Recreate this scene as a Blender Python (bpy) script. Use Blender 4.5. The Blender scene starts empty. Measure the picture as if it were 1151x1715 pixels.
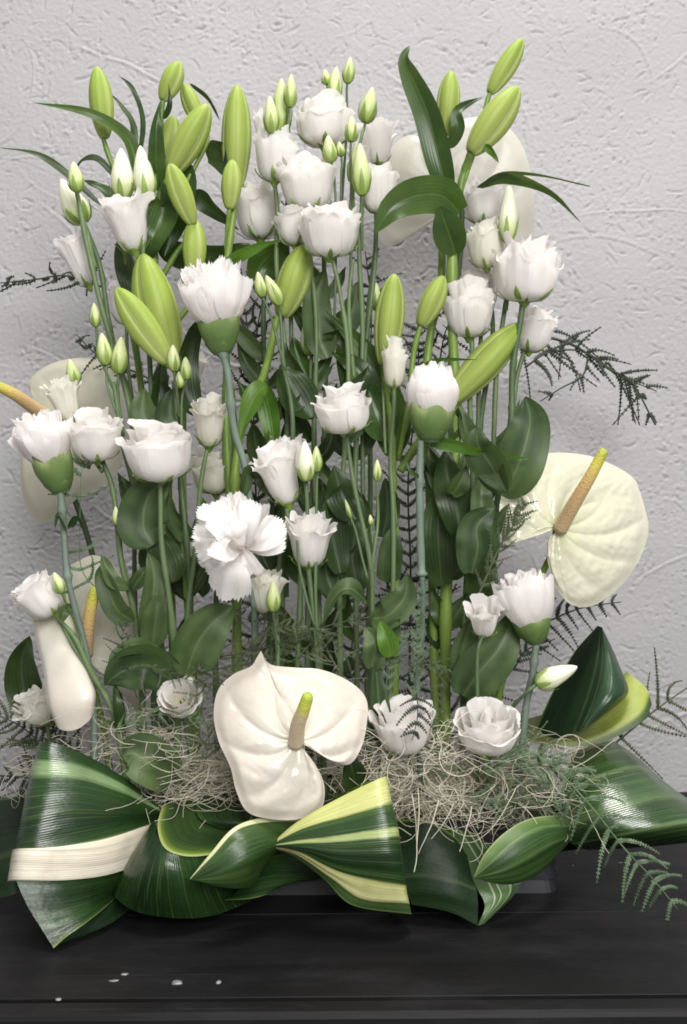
import bpy, math, random
import numpy as np
from mathutils import Vector

# ------------------------------------------------------------------ camera, light, exposure
S = bpy.context.scene
COL = S.collection
FPX, CX, CY, CAMH = 1715.0, 575.5, 857.5, 0.358
ROLL = math.radians(0.45)
cam_data = bpy.data.cameras.new('camera')
cam = bpy.data.objects.new('camera', cam_data)
COL.objects.link(cam)
cam.location = (0, 0, CAMH)
cam.rotation_euler = (math.pi / 2, ROLL, 0)
cam_data.sensor_fit = 'VERTICAL'
cam_data.sensor_height = 24.0
cam_data.lens = 24.0
cam_data.clip_start = 0.02
cam_data.clip_end = 50
S.camera = cam

world = bpy.data.worlds.new('World')
S.world = world
world.use_nodes = True
bg = world.node_tree.nodes['Background']
bg.inputs[0].default_value = (0.98, 0.975, 1.0, 1)
bg.inputs[1].default_value = 0.40


def area(name, loc, target, sx, sy, watts, col):
    ld = bpy.data.lights.new(name, 'AREA')
    ld.shape = 'RECTANGLE'
    ld.size, ld.size_y, ld.energy, ld.color = sx, sy, watts, col
    o = bpy.data.objects.new(name, ld)
    COL.objects.link(o)
    o.location = loc
    o.rotation_euler = (Vector(target) - Vector(loc)).to_track_quat('-Z', 'Y').to_euler()
    return o


area('window_light', (0.60, -1.40, 1.45), (0.0, 1.05, 0.42), 1.3, 1.2, 84.0, (1.0, 0.985, 0.97))
area('ceiling_light', (0.25, 0.55, 3.0), (0.0, 1.0, 0.3), 1.2, 0.5, 74.0, (1.0, 0.97, 0.93))
S.view_settings.view_transform = 'Standard'
S.view_settings.look = 'None'
S.view_settings.exposure = 0.0
S.view_settings.gamma = 1.0
S.render.engine = 'CYCLES'
S.cycles.use_denoising = True
S.cycles.filter_width = 1.8
S.cycles.max_bounces = 10
S.cycles.diffuse_bounces = 6
S.cycles.transmission_bounces = 6
S.cycles.transparent_max_bounces = 6

# ------------------------------------------------------------------ helpers
rng = random.Random(7)
RIGHT = np.array([math.cos(ROLL), 0, -math.sin(ROLL)])
UP = np.array([math.sin(ROLL), 0, math.cos(ROLL)])
FWD = np.array([0, 1.0, 0])
EYE = np.array([0, 0, CAMH])
V3 = np.array


def P(x, y, d):
    return EYE + RIGHT * ((x - CX) / FPX * d) + UP * ((CY - y) / FPX * d) + FWD * d


def unit(v):
    v = np.asarray(v, float)
    return v / (np.linalg.norm(v) + 1e-12)


def spline(pts, n):
    """Catmull-Rom through pts (k,dim), n samples."""
    p = np.asarray(pts, float)
    k = len(p)
    if k == 1:
        return np.repeat(p, n, 0)
    if k == 2:
        t = np.linspace(0, 1, n)[:, None]
        return p[0] * (1 - t) + p[1] * t
    q = np.vstack([2 * p[0] - p[1], p, 2 * p[-1] - p[-2]])
    t = np.linspace(0, k - 1 - 1e-9, n)
    i = t.astype(int)
    f = (t - i)[:, None]
    a, b, c, d = q[i], q[i + 1], q[i + 2], q[i + 3]
    return 0.5 * (2 * b + (c - a) * f + (2 * a - 5 * b + 4 * c - d) * f * f + (3 * b - a - 3 * c + d) * f ** 3)


def grid_faces(n, m, off=0, wrap=False):
    f = []
    mm = m if wrap else m - 1
    for i in range(n - 1):
        for j in range(mm):
            a = off + i * m + j
            b = off + i * m + (j + 1) % m
            f.append((a, b, b + m, a + m))
    return f


class MB:
    def __init__(self):
        self.v, self.f, self.uv, self.n = [], [], [], 0

    def add(self, g):
        V, F, U = g
        V = np.asarray(V, float).reshape(-1, 3)
        self.v.append(V)
        self.uv.append(np.asarray(U, float).reshape(-1, 3))
        o = self.n
        self.f.extend([tuple(i + o for i in q) for q in F])
        self.n += len(V)
        return self

    def get(self):
        return np.vstack(self.v), self.f, np.vstack(self.uv)


ORG = {}


def mk(name, g, mat, parent=None, org=None, smooth=True):
    """one mesh object; vertices given in world space."""
    V, F, U = g
    V = np.asarray(V, float).reshape(-1, 3)
    me = bpy.data.meshes.new(name)
    o = bpy.data.objects.new(name, me)
    COL.objects.link(o)
    if parent is not None:
        o.parent = parent
        base = ORG[parent]
    else:
        base = V3(org, float) if org is not None else np.zeros(3)
        o.location = base
    ORG[o] = base
    me.from_pydata((V - base).tolist(), [], F)
    a = me.attributes.new('co', 'FLOAT_VECTOR', 'POINT')
    a.data.foreach_set('vector', np.asarray(U, np.float32).reshape(-1))
    if smooth:
        me.polygons.foreach_set('use_smooth', [True] * len(me.polygons))
    me.materials.append(M[mat] if isinstance(mat, str) else mat)
    return o


def tag(o, label=None, cat=None, group=None, kind=None):
    for k, v in (('label', label), ('category', cat), ('group', group), ('kind', kind)):
        if v:
            o[k] = v
    return o


DEP = {}


def thing(name, label, cat, base, group=None):
    """an Empty at the thing's foot; base = (px, py, depth)"""
    o = bpy.data.objects.new(name, None)
    o.empty_display_size = 0.02
    COL.objects.link(o)
    w = P(*base)
    o.location = w
    ORG[o] = w
    DEP[o] = base[2]
    return tag(o, label, cat, group)


def depth(t):
    while t not in DEP:
        t = t.parent
    return DEP[t]


def PT(t, p):
    return P(p[0], p[1], depth(t) + (p[2] if len(p) > 2 else 0))


def pxm(t, px):
    return px / FPX * depth(t)


def frames(c):
    """parallel-transport frames along a polyline."""
    T = np.gradient(c, axis=0)
    T /= np.linalg.norm(T, axis=1)[:, None] + 1e-12
    n = unit(np.cross(T[0], [0.31, 0.77, 0.55]))
    A, B = [], []
    for t in T:
        n = unit(n - t * np.dot(n, t))
        A.append(n)
        B.append(np.cross(t, n))
    return T, V3(A), V3(B)


def g_tube(c, r, sides=7, cap=True):
    c = np.asarray(c, float)
    n = len(c)
    r = np.asarray(r, float) * np.ones(n)
    T, A, B = frames(c)
    th = np.linspace(0, 2 * math.pi, sides, endpoint=False)
    ring = A[:, None, :] * np.cos(th)[None, :, None] + B[:, None, :] * np.sin(th)[None, :, None]
    V = c[:, None, :] + ring * r[:, None, None]
    U = np.zeros((n, sides, 3))
    U[:, :, 0] = (th / (2 * math.pi))[None, :]
    U[:, :, 1] = np.linspace(0, 1, n)[:, None]
    F = grid_faces(n, sides, 0, True)
    if cap:
        F.append(tuple(range(sides - 1, -1, -1)))
        F.append(tuple(range((n - 1) * sides, n * sides)))
    return V.reshape(-1, 3), F, U.reshape(-1, 3)


def g_surf(V):
    """V[n,m,3] grid; co.x across (row index), co.y along"""
    n, m, _ = V.shape
    U = np.zeros((n, m, 3))
    U[:, :, 0] = np.linspace(0, 1, n)[:, None]
    U[:, :, 1] = np.linspace(0, 1, m)[None, :]
    return V.reshape(-1, 3), grid_faces(n, m), U.reshape(-1, 3)


def loft(rows, n=26, m=26, warp=0.0):
    R = V3([spline(r, m) for r in rows])
    Vv = V3([spline(R[:, j], n) for j in range(m)]).transpose(1, 0, 2)
    if warp:
        a = rng.random() * 6
        for i in range(n):
            for j in range(m):
                Vv[i, j] += FWD * warp * (math.sin(a + i * 1.3) * 0.6 + math.sin(a * 2 + i * 2.9 + j * .1) * 0.4)
    return g_surf(Vv)


def smooth01(x):
    x = np.clip(x, 0, 1)
    return x * x * (3 - 2 * x)


# ------------------------------------------------------------------ materials
M = {}


def newmat(name):
    m = bpy.data.materials.new(name)
    m.use_nodes = True
    nt = m.node_tree
    for n in list(nt.nodes):
        nt.nodes.remove(n)
    M[name] = m
    return nt


def nd(nt, typ, **kw):
    n = nt.nodes.new(typ)
    for k, v in kw.items():
        if k.startswith('i_'):
            key = k[2:]
            key = int(key) if key.isdigit() else key.replace('_', ' ')
            if isinstance(v, bpy.types.NodeSocket):
                nt.links.new(v, n.inputs[key])
            else:
                n.inputs[key].default_value = v
        else:
            setattr(n, k, v)
    return n


def ramp(nt, fac, stops, interp='LINEAR'):
    r = nt.nodes.new('ShaderNodeValToRGB')
    cr = r.color_ramp
    cr.interpolation = interp
    while len(cr.elements) < len(stops):
        cr.elements.new(0.5)
    for e, (p, c) in zip(cr.elements, stops):
        e.position = p
        e.color = tuple(c) + (1,) if len(c) == 3 else c
    nt.links.new(fac, r.inputs[0])
    return r.outputs[0]


def math_n(nt, op, a, b=0.0, c=None):
    n = nt.nodes.new('ShaderNodeMath')
    n.operation = op
    for i, v in enumerate((a, b, c)):
        if v is None:
            continue
        if isinstance(v, bpy.types.NodeSocket):
            nt.links.new(v, n.inputs[i])
        else:
            n.inputs[i].default_value = v
    return n.outputs[0]


def mixc(nt, fac, a, b, mode='MIX'):
    n = nt.nodes.new('ShaderNodeMix')
    n.data_type = 'RGBA'
    n.blend_type = mode
    for k, v in ((0, fac), (6, a), (7, b)):
        if isinstance(v, bpy.types.NodeSocket):
            nt.links.new(v, n.inputs[k])
        else:
            n.inputs[k].default_value = (tuple(v) + (1,) if isinstance(v, (tuple, list)) and len(v) == 3 else v)
    return n.outputs[2]


def co(nt):
    a = nd(nt, 'ShaderNodeAttribute', attribute_name='co')
    s = nd(nt, 'ShaderNodeSeparateXYZ', i_0=a.outputs['Vector'])
    return s.outputs[0], s.outputs[1], a.outputs['Vector']


def noise(nt, vec=None, scale=50.0, detail=3.0, rough=0.5, dist=0.0):
    n = nd(nt, 'ShaderNodeTexNoise', i_Scale=scale, i_Detail=detail, i_Roughness=rough, i_Distortion=dist)
    if vec is not None:
        nt.links.new(vec, n.inputs['Vector'])
    return n.outputs[0]


def objco(nt):
    return nd(nt, 'ShaderNodeTexCoord').outputs['Object']


def scalevec(nt, vec, s):
    n = nd(nt, 'ShaderNodeVectorMath', operation='MULTIPLY', i_0=vec)
    n.inputs[1].default_value = s
    return n.outputs[0]


def finish(nt, col, rough=0.5, bump=None, bstr=0.2, bdist=0.001, trans=0.0, tcol=None, spec=0.5, coat=0.0, coatr=0.1, sheen=0.0):
    p = nd(nt, 'ShaderNodeBsdfPrincipled')
    for k, v in (('Base Color', col), ('Roughness', rough), ('Specular IOR Level', spec), ('Coat Weight', coat), ('Coat Roughness', coatr), ('Sheen Weight', sheen)):
        if isinstance(v, bpy.types.NodeSocket):
            nt.links.new(v, p.inputs[k])
        elif isinstance(v, tuple):
            p.inputs[k].default_value = v + (1,) if len(v) == 3 else v
        else:
            p.inputs[k].default_value = v
    nrm = None
    if bump is not None:
        b = nd(nt, 'ShaderNodeBump', i_Strength=bstr, i_Distance=bdist, i_Height=bump)
        nrm = b.outputs[0]
        nt.links.new(nrm, p.inputs['Normal'])
    out = p.outputs[0]
    if trans > 0:
        t = nd(nt, 'ShaderNodeBsdfTranslucent')
        c = tcol if tcol is not None else col
        if isinstance(c, bpy.types.NodeSocket):
            nt.links.new(c, t.inputs[0])
        else:
            t.inputs[0].default_value = tuple(c) + (1,)
        if nrm is not None:
            nt.links.new(nrm, t.inputs['Normal'])
        mx = nd(nt, 'ShaderNodeMixShader', i_0=trans)
        nt.links.new(out, mx.inputs[1])
        nt.links.new(t.outputs[0], mx.inputs[2])
        out = mx.outputs[0]
    o = nd(nt, 'ShaderNodeOutputMaterial')
    nt.links.new(out, o.inputs[0])


def rnd(nt):
    return nd(nt, 'ShaderNodeObjectInfo').outputs['Random']


def petal_mat(name, stops, trans=0.32, rough=0.55, veins=26.0, spec=0.25):
    nt = newmat(name)
    u, v, c = co(nt)
    base = ramp(nt, v, stops)
    n = noise(nt, objco(nt), 60, 3)
    base = mixc(nt, math_n(nt, 'MULTIPLY', n, 0.12), base, (0.84, 0.77, 0.72))
    base = mixc(nt, math_n(nt, 'MULTIPLY', rnd(nt), .30), base, (.93, .89, .82))
    vn = math_n(nt, 'POWER', math_n(nt, 'ABSOLUTE', math_n(nt, 'SINE', math_n(nt, 'MULTIPLY_ADD', u, 15.0, math_n(nt, 'MULTIPLY', n, 3.0)))), 10.0)
    base = mixc(nt, math_n(nt, 'MULTIPLY', vn, .10), base, (.78, .74, .66))
    w = math_n(nt, 'SINE', math_n(nt, 'MULTIPLY_ADD', u, veins * 6.283, math_n(nt, 'MULTIPLY', n, 6.0)))
    cr = noise(nt, scalevec(nt, c, (9, 3, 1)), 1.0, 3, .6)
    hh = math_n(nt, 'ADD', math_n(nt, 'MULTIPLY', w, .25), math_n(nt, 'MULTIPLY', cr, 2.2))
    finish(nt, base, rough, hh, 0.34, 0.0015, trans + .06, None, spec)


petal_mat('petal_white', [(0, (.50, .58, .26)), (.10, (.72, .76, .52)), (.26, (.90, .885, .86)), (1, (.95, .925, .915))], .38)
petal_mat('petal_cream', [(0, (.48, .56, .24)), (.2, (.80, .80, .60)), (.5, (.90, .89, .79)), (1, (.93, .92, .85))], .38)
petal_mat('petal_carnation', [(0, (.62, .66, .45)), (.15, (.88, .83, .80)), (.6, (.93, .89, .88)), (1, (.95, .94, .93))], 0.36, 0.6, 18)

nt = newmat('lisianthus_bud')
u, v, c = co(nt)
cc = ramp(nt, v, [(0, (.20, .31, .06)), (.22, (.36, .46, .12)), (.5, (.60, .65, .32)), (1, (.74, .76, .50))])
cc = mixc(nt, math_n(nt, 'MULTIPLY', rnd(nt), .35), cc, (.30, .42, .10))
finish(nt, cc, .45, math_n(nt, 'SINE', math_n(nt, 'MULTIPLY', u, 90)), .1, .0005, .15)
nt = newmat('lisianthus_bud_white')
u, v, c = co(nt)
cc = ramp(nt, v, [(0, (.34, .45, .12)), (.25, (.60, .66, .34)), (.5, (.80, .81, .62)), (1, (.86, .85, .74))])
finish(nt, cc, .5, math_n(nt, 'SINE', math_n(nt, 'MULTIPLY', u, 90)), .1, .0005, .22)


def green_mat(name, c1, c2, rough, nscale=60, trans=0.0, spec=.4, bump=.15, stretch=(1, 1, 1)):
    nt = newmat(name)
    n = noise(nt, scalevec(nt, objco(nt), stretch), nscale, 4)
    r = rnd(nt)
    f = math_n(nt, 'ADD', math_n(nt, 'MULTIPLY', n, .7), math_n(nt, 'MULTIPLY', r, .3))
    cc = ramp(nt, f, [(.25, c1), (.75, c2)])
    finish(nt, cc, rough, n, bump, .0008, trans, None, spec)


green_mat('calyx', (.13, .22, .035), (.27, .38, .085), .5, 80, .1)
nt = newmat('calyx_carnation')
u, v, c = co(nt)
n = noise(nt, objco(nt), 55, 4)
st = noise(nt, scalevec(nt, c, (34, 2.2, 1)), 1.0, 3, .6)
cc = ramp(nt, math_n(nt, 'ADD', v, math_n(nt, 'MULTIPLY_ADD', n, .3, -.15)), [(0, (.15, .20, .12)), (.25, (.10, .16, .055)), (.6, (.11, .185, .05)), (.85, (.20, .28, .09)), (1, (.34, .40, .17))])
cc = mixc(nt, math_n(nt, 'MULTIPLY', st, .55), cc, (.055, .10, .03))
finish(nt, cc, .5, math_n(nt, 'ADD', st, n), .25, .0012, .05, None, .35)
green_mat('stem_lisianthus', (.048, .086, .032), (.135, .195, .085), .5, 30, stretch=(60, 60, 1))
green_mat('stem_lily', (.08, .15, .025), (.20, .29, .055), .42, 30, stretch=(50, 50, 1))
green_mat('stem_carnation', (.075, .112, .082), (.165, .212, .168), .6, 40)
green_mat('stem_dark', (.025, .05, .02), (.07, .11, .04), .5, 40)


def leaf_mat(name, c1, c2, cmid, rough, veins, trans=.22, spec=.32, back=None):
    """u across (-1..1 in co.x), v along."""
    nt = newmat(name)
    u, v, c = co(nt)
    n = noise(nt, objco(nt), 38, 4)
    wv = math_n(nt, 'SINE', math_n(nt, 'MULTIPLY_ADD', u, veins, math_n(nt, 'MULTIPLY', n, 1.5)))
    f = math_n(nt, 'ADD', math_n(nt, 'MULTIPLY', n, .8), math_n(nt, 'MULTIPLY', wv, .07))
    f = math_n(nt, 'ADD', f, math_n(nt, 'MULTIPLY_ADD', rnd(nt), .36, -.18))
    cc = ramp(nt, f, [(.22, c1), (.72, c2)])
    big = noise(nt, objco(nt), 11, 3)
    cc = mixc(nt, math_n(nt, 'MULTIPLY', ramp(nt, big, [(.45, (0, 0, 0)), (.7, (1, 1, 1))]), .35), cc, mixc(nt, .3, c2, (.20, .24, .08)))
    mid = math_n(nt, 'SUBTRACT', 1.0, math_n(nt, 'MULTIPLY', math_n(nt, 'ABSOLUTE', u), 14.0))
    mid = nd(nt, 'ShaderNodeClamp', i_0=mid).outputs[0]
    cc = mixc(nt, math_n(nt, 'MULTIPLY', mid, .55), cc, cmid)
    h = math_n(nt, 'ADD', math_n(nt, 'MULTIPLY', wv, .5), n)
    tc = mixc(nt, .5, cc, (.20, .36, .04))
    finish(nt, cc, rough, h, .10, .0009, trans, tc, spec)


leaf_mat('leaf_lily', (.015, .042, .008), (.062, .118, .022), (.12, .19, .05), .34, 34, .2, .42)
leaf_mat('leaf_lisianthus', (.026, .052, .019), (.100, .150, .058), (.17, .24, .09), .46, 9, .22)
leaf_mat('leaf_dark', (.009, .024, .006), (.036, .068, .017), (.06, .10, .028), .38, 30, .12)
leaf_mat('leaf_fresh', (.05, .13, .015), (.12, .23, .03), (.18, .30, .06), .38, 20, .28)


def aspi_mat(name, stops, rough=.26, veins=70.0, trans=.10, spec=.6, vmix=None, fibre=.24):
    """long glossy striped leaf: co.x across the blade picks the stripe"""
    nt = newmat(name)
    u, v, c = co(nt)
    n = noise(nt, scalevec(nt, c, (26, 3, 1)), 1.0, 4, .6)
    n2 = noise(nt, scalevec(nt, c, (150, 2.5, 1)), 1.0, 2)
    uu = math_n(nt, 'ADD', u, math_n(nt, 'MULTIPLY_ADD', n, .055, -.0275))
    cc = ramp(nt, uu, stops)
    if vmix:
        cc = mixc(nt, ramp(nt, math_n(nt, 'ADD', v, math_n(nt, 'MULTIPLY_ADD', n, .3, -.15)), [(.25, (1, 1, 1)), (.75, (0, 0, 0))]), cc, vmix)
    f = math_n(nt, 'MULTIPLY_ADD', n2, 1.3, .35)
    mul = nd(nt, 'ShaderNodeCombineColor', i_0=f, i_1=f, i_2=f).outputs[0]
    cc = mixc(nt, .75, cc, mul, 'MULTIPLY')
    fib = noise(nt, scalevec(nt, c, (85, 1.1, 1)), 1.0, 2, .5)
    cc = mixc(nt, math_n(nt, 'MULTIPLY', ramp(nt, fib, [(.54, (0, 0, 0)), (.70, (1, 1, 1))]), fibre), cc, (.17, .26, .07))
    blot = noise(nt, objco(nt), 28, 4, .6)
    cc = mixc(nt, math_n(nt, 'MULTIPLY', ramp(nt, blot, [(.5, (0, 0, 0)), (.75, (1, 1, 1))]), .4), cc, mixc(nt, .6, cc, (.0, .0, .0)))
    w = math_n(nt, 'SINE', math_n(nt, 'MULTIPLY_ADD', u, veins * 6.283, n))
    h = math_n(nt, 'ADD', math_n(nt, 'MULTIPLY', w, .22), math_n(nt, 'MULTIPLY', noise(nt, scalevec(nt, c, (14, 12, 1)), 1.0, 4, .6), 2.6))
    rr = math_n(nt, 'MULTIPLY_ADD', n, .22, rough - .1)
    finish(nt, cc, rr, h, .20, .0010, trans, None, spec)


G0, G1, G2 = (.007, .024, .006), (.017, .048, .010), (.044, .090, .020)
CREAM, YEL = (.78, .70, .55), (.50, .52, .17)
aspi_mat('blade_fan_cream', [(0, G0), (.10, G1), (.13, (.16, .24, .11)), (.20, (.18, .26, .12)), (.23, G1), (.5, G0), (.66, G1), (.69, (.07, .12, .03)), (.70, CREAM), (.985, (.80, .73, .60)), (1, (.74, .68, .5))])
aspi_mat('blade_green', [(0, G2), (.08, G1), (.35, G0), (.6, G1), (.8, G0), (.96, G1), (1, (.20, .26, .06))])
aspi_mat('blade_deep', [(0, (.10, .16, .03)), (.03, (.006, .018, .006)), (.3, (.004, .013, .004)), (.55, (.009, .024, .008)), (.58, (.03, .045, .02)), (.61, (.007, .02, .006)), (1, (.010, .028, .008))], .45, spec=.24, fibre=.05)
aspi_mat('blade_variegated', [(0, YEL), (.10, (.55, .56, .22)), (.16, (.52, .53, .2)), (.18, G2), (.24, G1), (.34, G1), (.355, (.36, .42, .17)), (.395, (.32, .38, .15)), (.41, G1), (.55, G0), (.66, G1), (.70, G1), (.72, (.50, .50, .20)), (.86, (.58, .57, .28)), (.88, G2), (1, (.09, .16, .05))], .3)
aspi_mat('blade_pale_rim', [(0, (.56, .58, .33)), (.07, (.60, .61, .36)), (.09, G2), (.4, G1), (.75, G2), (1, G1)], .3)
aspi_mat('blade_pinstripe', [(0, (.05, .10, .03)), (.30, (.06, .12, .04)), (.33, (.4, .46, .3)), (.37, (.06, .12, .04)), (.5, (.05, .10, .03)), (.52, (.45, .52, .35)), (.56, (.07, .13, .05)), (.78, (.06, .12, .04)), (.8, (.3, .38, .22)), (.84, G1), (1, G1)], .32)
aspi_mat('blade_streaky', [(0, (.34, .40, .20)), (.03, (.12, .19, .06)), (.2, (.06, .12, .03)), (.22, (.11, .18, .06)), (.3, G1), (.5, (.035, .08, .02)), (.52, (.07, .13, .035)), (.6, G1), (.85, (.04, .09, .02)), (1, G1)], .38, spec=.4)
aspi_mat('blade_sheen', [(0, (.50, .52, .30)), (.04, (.10, .17, .06)), (.14, G2), (.16, (.10, .16, .06)), (.18, G2), (.3, G1), (.33, (.07, .12, .04)), (.36, G1), (.5, (.035, .085, .022)), (.56, (.07, .12, .04)), (.59, G1), (.74, G1), (.77, (.12, .18, .07)), (.80, G1), (1, G0)], .24, spec=.9)
aspi_mat('blade_yellow', [(0, (.16, .22, .03)), (.1, (.30, .35, .06)), (.70, (.27, .32, .05)), (.82, (.06, .10, .02)), (1, (.02, .05, .012))], .45, vmix=(.075, .085, .018))

nt = newmat('lily_bud')
u, v, c = co(nt)
n = noise(nt, objco(nt), 30, 4)
stq = noise(nt, scalevec(nt, c, (9, 1.6, 1)), 1.0, 3, .6)
vv = math_n(nt, 'ADD', v, math_n(nt, 'MULTIPLY_ADD', n, .5, -.25))
cc = ramp(nt, vv, [(0, (.23, .31, .07)), (.15, (.40, .47, .14)), (.45, (.36, .45, .09)), (.8, (.27, .40, .045)), (1, (.42, .50, .14))])
r = rnd(nt)
cc = mixc(nt, math_n(nt, 'MULTIPLY', r, .5), cc, (.47, .50, .17))
cc = mixc(nt, math_n(nt, 'MULTIPLY', stq, .55), cc, (.20, .30, .035))
au = math_n(nt, 'ABSOLUTE', u)
pale = ramp(nt, au, [(.62, (0, 0, 0)), (.82, (1, 1, 1)), (.90, (1, 1, 1)), (.93, (0, 0, 0))])
cc = mixc(nt, math_n(nt, 'MULTIPLY', pale, .35), cc, (.55, .60, .28))
seam = ramp(nt, au, [(.92, (0, 0, 0)), (.97, (1, 1, 1))])
cc = mixc(nt, math_n(nt, 'MULTIPLY', seam, .7), cc, (.10, .17, .02))
rib = ramp(nt, au, [(.0, (1, 1, 1)), (.07, (0, 0, 0))])
cc = mixc(nt, math_n(nt, 'MULTIPLY', rib, .35), cc, (.14, .23, .02))
wv = math_n(nt, 'SINE', math_n(nt, 'MULTIPLY', u, 44))
finish(nt, cc, .5, math_n(nt, 'ADD', math_n(nt, 'MULTIPLY', wv, .10), math_n(nt, 'ADD', n, stq)), .22, .0012, .16, None, .35)

nt = newmat('fern_dark')
finish(nt, ramp(nt, noise(nt, objco(nt), 90, 3), [(.3, (.010, .017, .010)), (.7, (.035, .046, .026))]), .65)
nt = newmat('fern_olive')
finish(nt, ramp(nt, noise(nt, objco(nt), 70, 3), [(.3, (.030, .045, .018)), (.7, (.085, .105, .045))]), .6, trans=.1)
nt = newmat('fern_green')
finish(nt, ramp(nt, noise(nt, objco(nt), 70, 3), [(.3, (.06, .105, .05)), (.7, (.16, .23, .125))]), .6, trans=.15)
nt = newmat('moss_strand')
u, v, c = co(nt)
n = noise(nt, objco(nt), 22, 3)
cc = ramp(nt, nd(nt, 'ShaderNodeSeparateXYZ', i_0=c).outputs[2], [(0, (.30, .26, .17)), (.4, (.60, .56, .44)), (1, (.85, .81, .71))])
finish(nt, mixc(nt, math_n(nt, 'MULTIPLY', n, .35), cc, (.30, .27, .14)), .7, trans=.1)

nt = newmat('spathe_white')
u, v, c = co(nt)
n = noise(nt, objco(nt), 24, 3)
cc = ramp(nt, math_n(nt, 'ADD', v, math_n(nt, 'MULTIPLY_ADD', n, .3, -.15)), [(0, (.68, .66, .50)), (.35, (.74, .69, .60)), (1, (.75, .68, .585))])
finish(nt, cc, .23, noise(nt, objco(nt), 75, 3, .5), .22, .0030, .25, None, .55)
nt = newmat('spathe_cream')
u, v, c = co(nt)
n = noise(nt, objco(nt), 20, 3)
cc = ramp(nt, math_n(nt, 'ADD', v, math_n(nt, 'MULTIPLY_ADD', n, .3, -.15)), [(0, (.62, .66, .40)), (.4, (.73, .72, .54)), (1, (.74, .72, .57))])
finish(nt, cc, .13, noise(nt, objco(nt), 62, 2, .5), .45, .0042, .3, None, .65)
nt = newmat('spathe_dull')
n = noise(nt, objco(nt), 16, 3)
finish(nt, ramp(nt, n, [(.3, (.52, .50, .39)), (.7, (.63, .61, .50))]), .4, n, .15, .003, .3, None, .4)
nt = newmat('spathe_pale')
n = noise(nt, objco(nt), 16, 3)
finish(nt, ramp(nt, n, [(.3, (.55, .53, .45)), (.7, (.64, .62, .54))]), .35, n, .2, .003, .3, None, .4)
petal_mat('petal_hollow', [(0, (.62, .55, .20)), (.15, (.74, .68, .38)), (.45, (.92, .90, .84)), (1, (.95, .93, .92))], .36)
nt = newmat('spadix')
u, v, c = co(nt)
n = noise(nt, objco(nt), 900, 2)
cc = ramp(nt, v, [(0, (.66, .50, .30)), (.45, (.66, .44, .21)), (.68, (.62, .46, .14)), (.82, (.52, .50, .06)), (1, (.30, .38, .04))])
vo = nd(nt, 'ShaderNodeTexVoronoi', i_Scale=650.0, i_Vector=objco(nt)).outputs[0]
cc = mixc(nt, math_n(nt, 'MULTIPLY', vo, .35), cc, (.35, .2, .07))
finish(nt, cc, .6, vo, .6, .0012)
nt = newmat('spadix_pale')
u, v, c = co(nt)
cc = ramp(nt, v, [(0, (.74, .60, .45)), (.55, (.72, .57, .36)), (.75, (.50, .52, .08)), (1, (.34, .42, .04))])
vo = nd(nt, 'ShaderNodeTexVoronoi', i_Scale=700.0, i_Vector=objco(nt)).outputs[0]
finish(nt, cc, .6, vo, .5, .0012)

nt = newmat('plaster')
oc = objco(nt)
n = noise(nt, oc, 170, 5, .6)
n2 = noise(nt, oc, 3.0, 4)
n3 = noise(nt, oc, 520, 3, .6)
cc = ramp(nt, n2, [(.3, (.335, .328, .332)), (.7, (.382, .375, .379))])
h = math_n(nt, 'ADD', n, math_n(nt, 'MULTIPLY', n3, .35))
finish(nt, cc, .75, h, .40, .0015, 0, None, .25)

nt = newmat('black_paint')
oc = objco(nt)
n = noise(nt, scalevec(nt, oc, (2.2, 38, 38)), 1.0, 6, .6)
n2 = noise(nt, oc, 9, 4)
sc = noise(nt, scalevec(nt, oc, (6, 160, 160)), 1.0, 4, .7)
cc = ramp(nt, math_n(nt, 'ADD', math_n(nt, 'MULTIPLY', n, .6), math_n(nt, 'MULTIPLY', n2, .4)), [(.3, (.0042, .0040, .0044)), (.65, (.0115, .0107, .0117))])
dust = ramp(nt, noise(nt, oc, 420, 2, .8), [(.70, (0, 0, 0)), (.80, (1, 1, 1))])
cc = mixc(nt, math_n(nt, 'MULTIPLY', nd(nt, 'ShaderNodeRGBToBW', i_0=dust).outputs[0], .25), cc, (.10, .10, .11))
smu = noise(nt, scalevec(nt, oc, (7, 16, 16)), 1.0, 5, .65)
cc = mixc(nt, math_n(nt, 'MULTIPLY', ramp(nt, smu, [(.52, (0, 0, 0)), (.78, (1, 1, 1))]), .16), cc, (.075, .072, .080))
scr = noise(nt, scalevec(nt, oc, (3.0, 420, 420)), 1.0, 3, .6)
cc = mixc(nt, math_n(nt, 'MULTIPLY', ramp(nt, scr, [(.66, (0, 0, 0)), (.74, (1, 1, 1))]), .16), cc, (.12, .115, .12))
rr = math_n(nt, 'MULTIPLY_ADD', smu, .45, .24)
finish(nt, cc, rr, math_n(nt, 'ADD', n, math_n(nt, 'MULTIPLY', sc, .5)), .35, .0012, 0, None, .15)
nt = newmat('chipped_white')
finish(nt, ramp(nt, noise(nt, objco(nt), 300, 3), [(.35, (.10, .10, .105)), (.6, (.28, .28, .29))]), .7)
nt = newmat('tray_plastic')
n = noise(nt, objco(nt), 60, 3)
finish(nt, ramp(nt, n, [(.3, (.010, .010, .013)), (.7, (.020, .020, .026))]), .42, n, .1, .001)
nt = newmat('foam')
n = noise(nt, objco(nt), 400, 2)
finish(nt, ramp(nt, n, [(.3, (.02, .035, .012)), (.7, (.05, .065, .025))]), .95, n, .5, .002)
# ------------------------------------------------------------------ setting: wall and table
WALL_Y = 1.30


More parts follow.
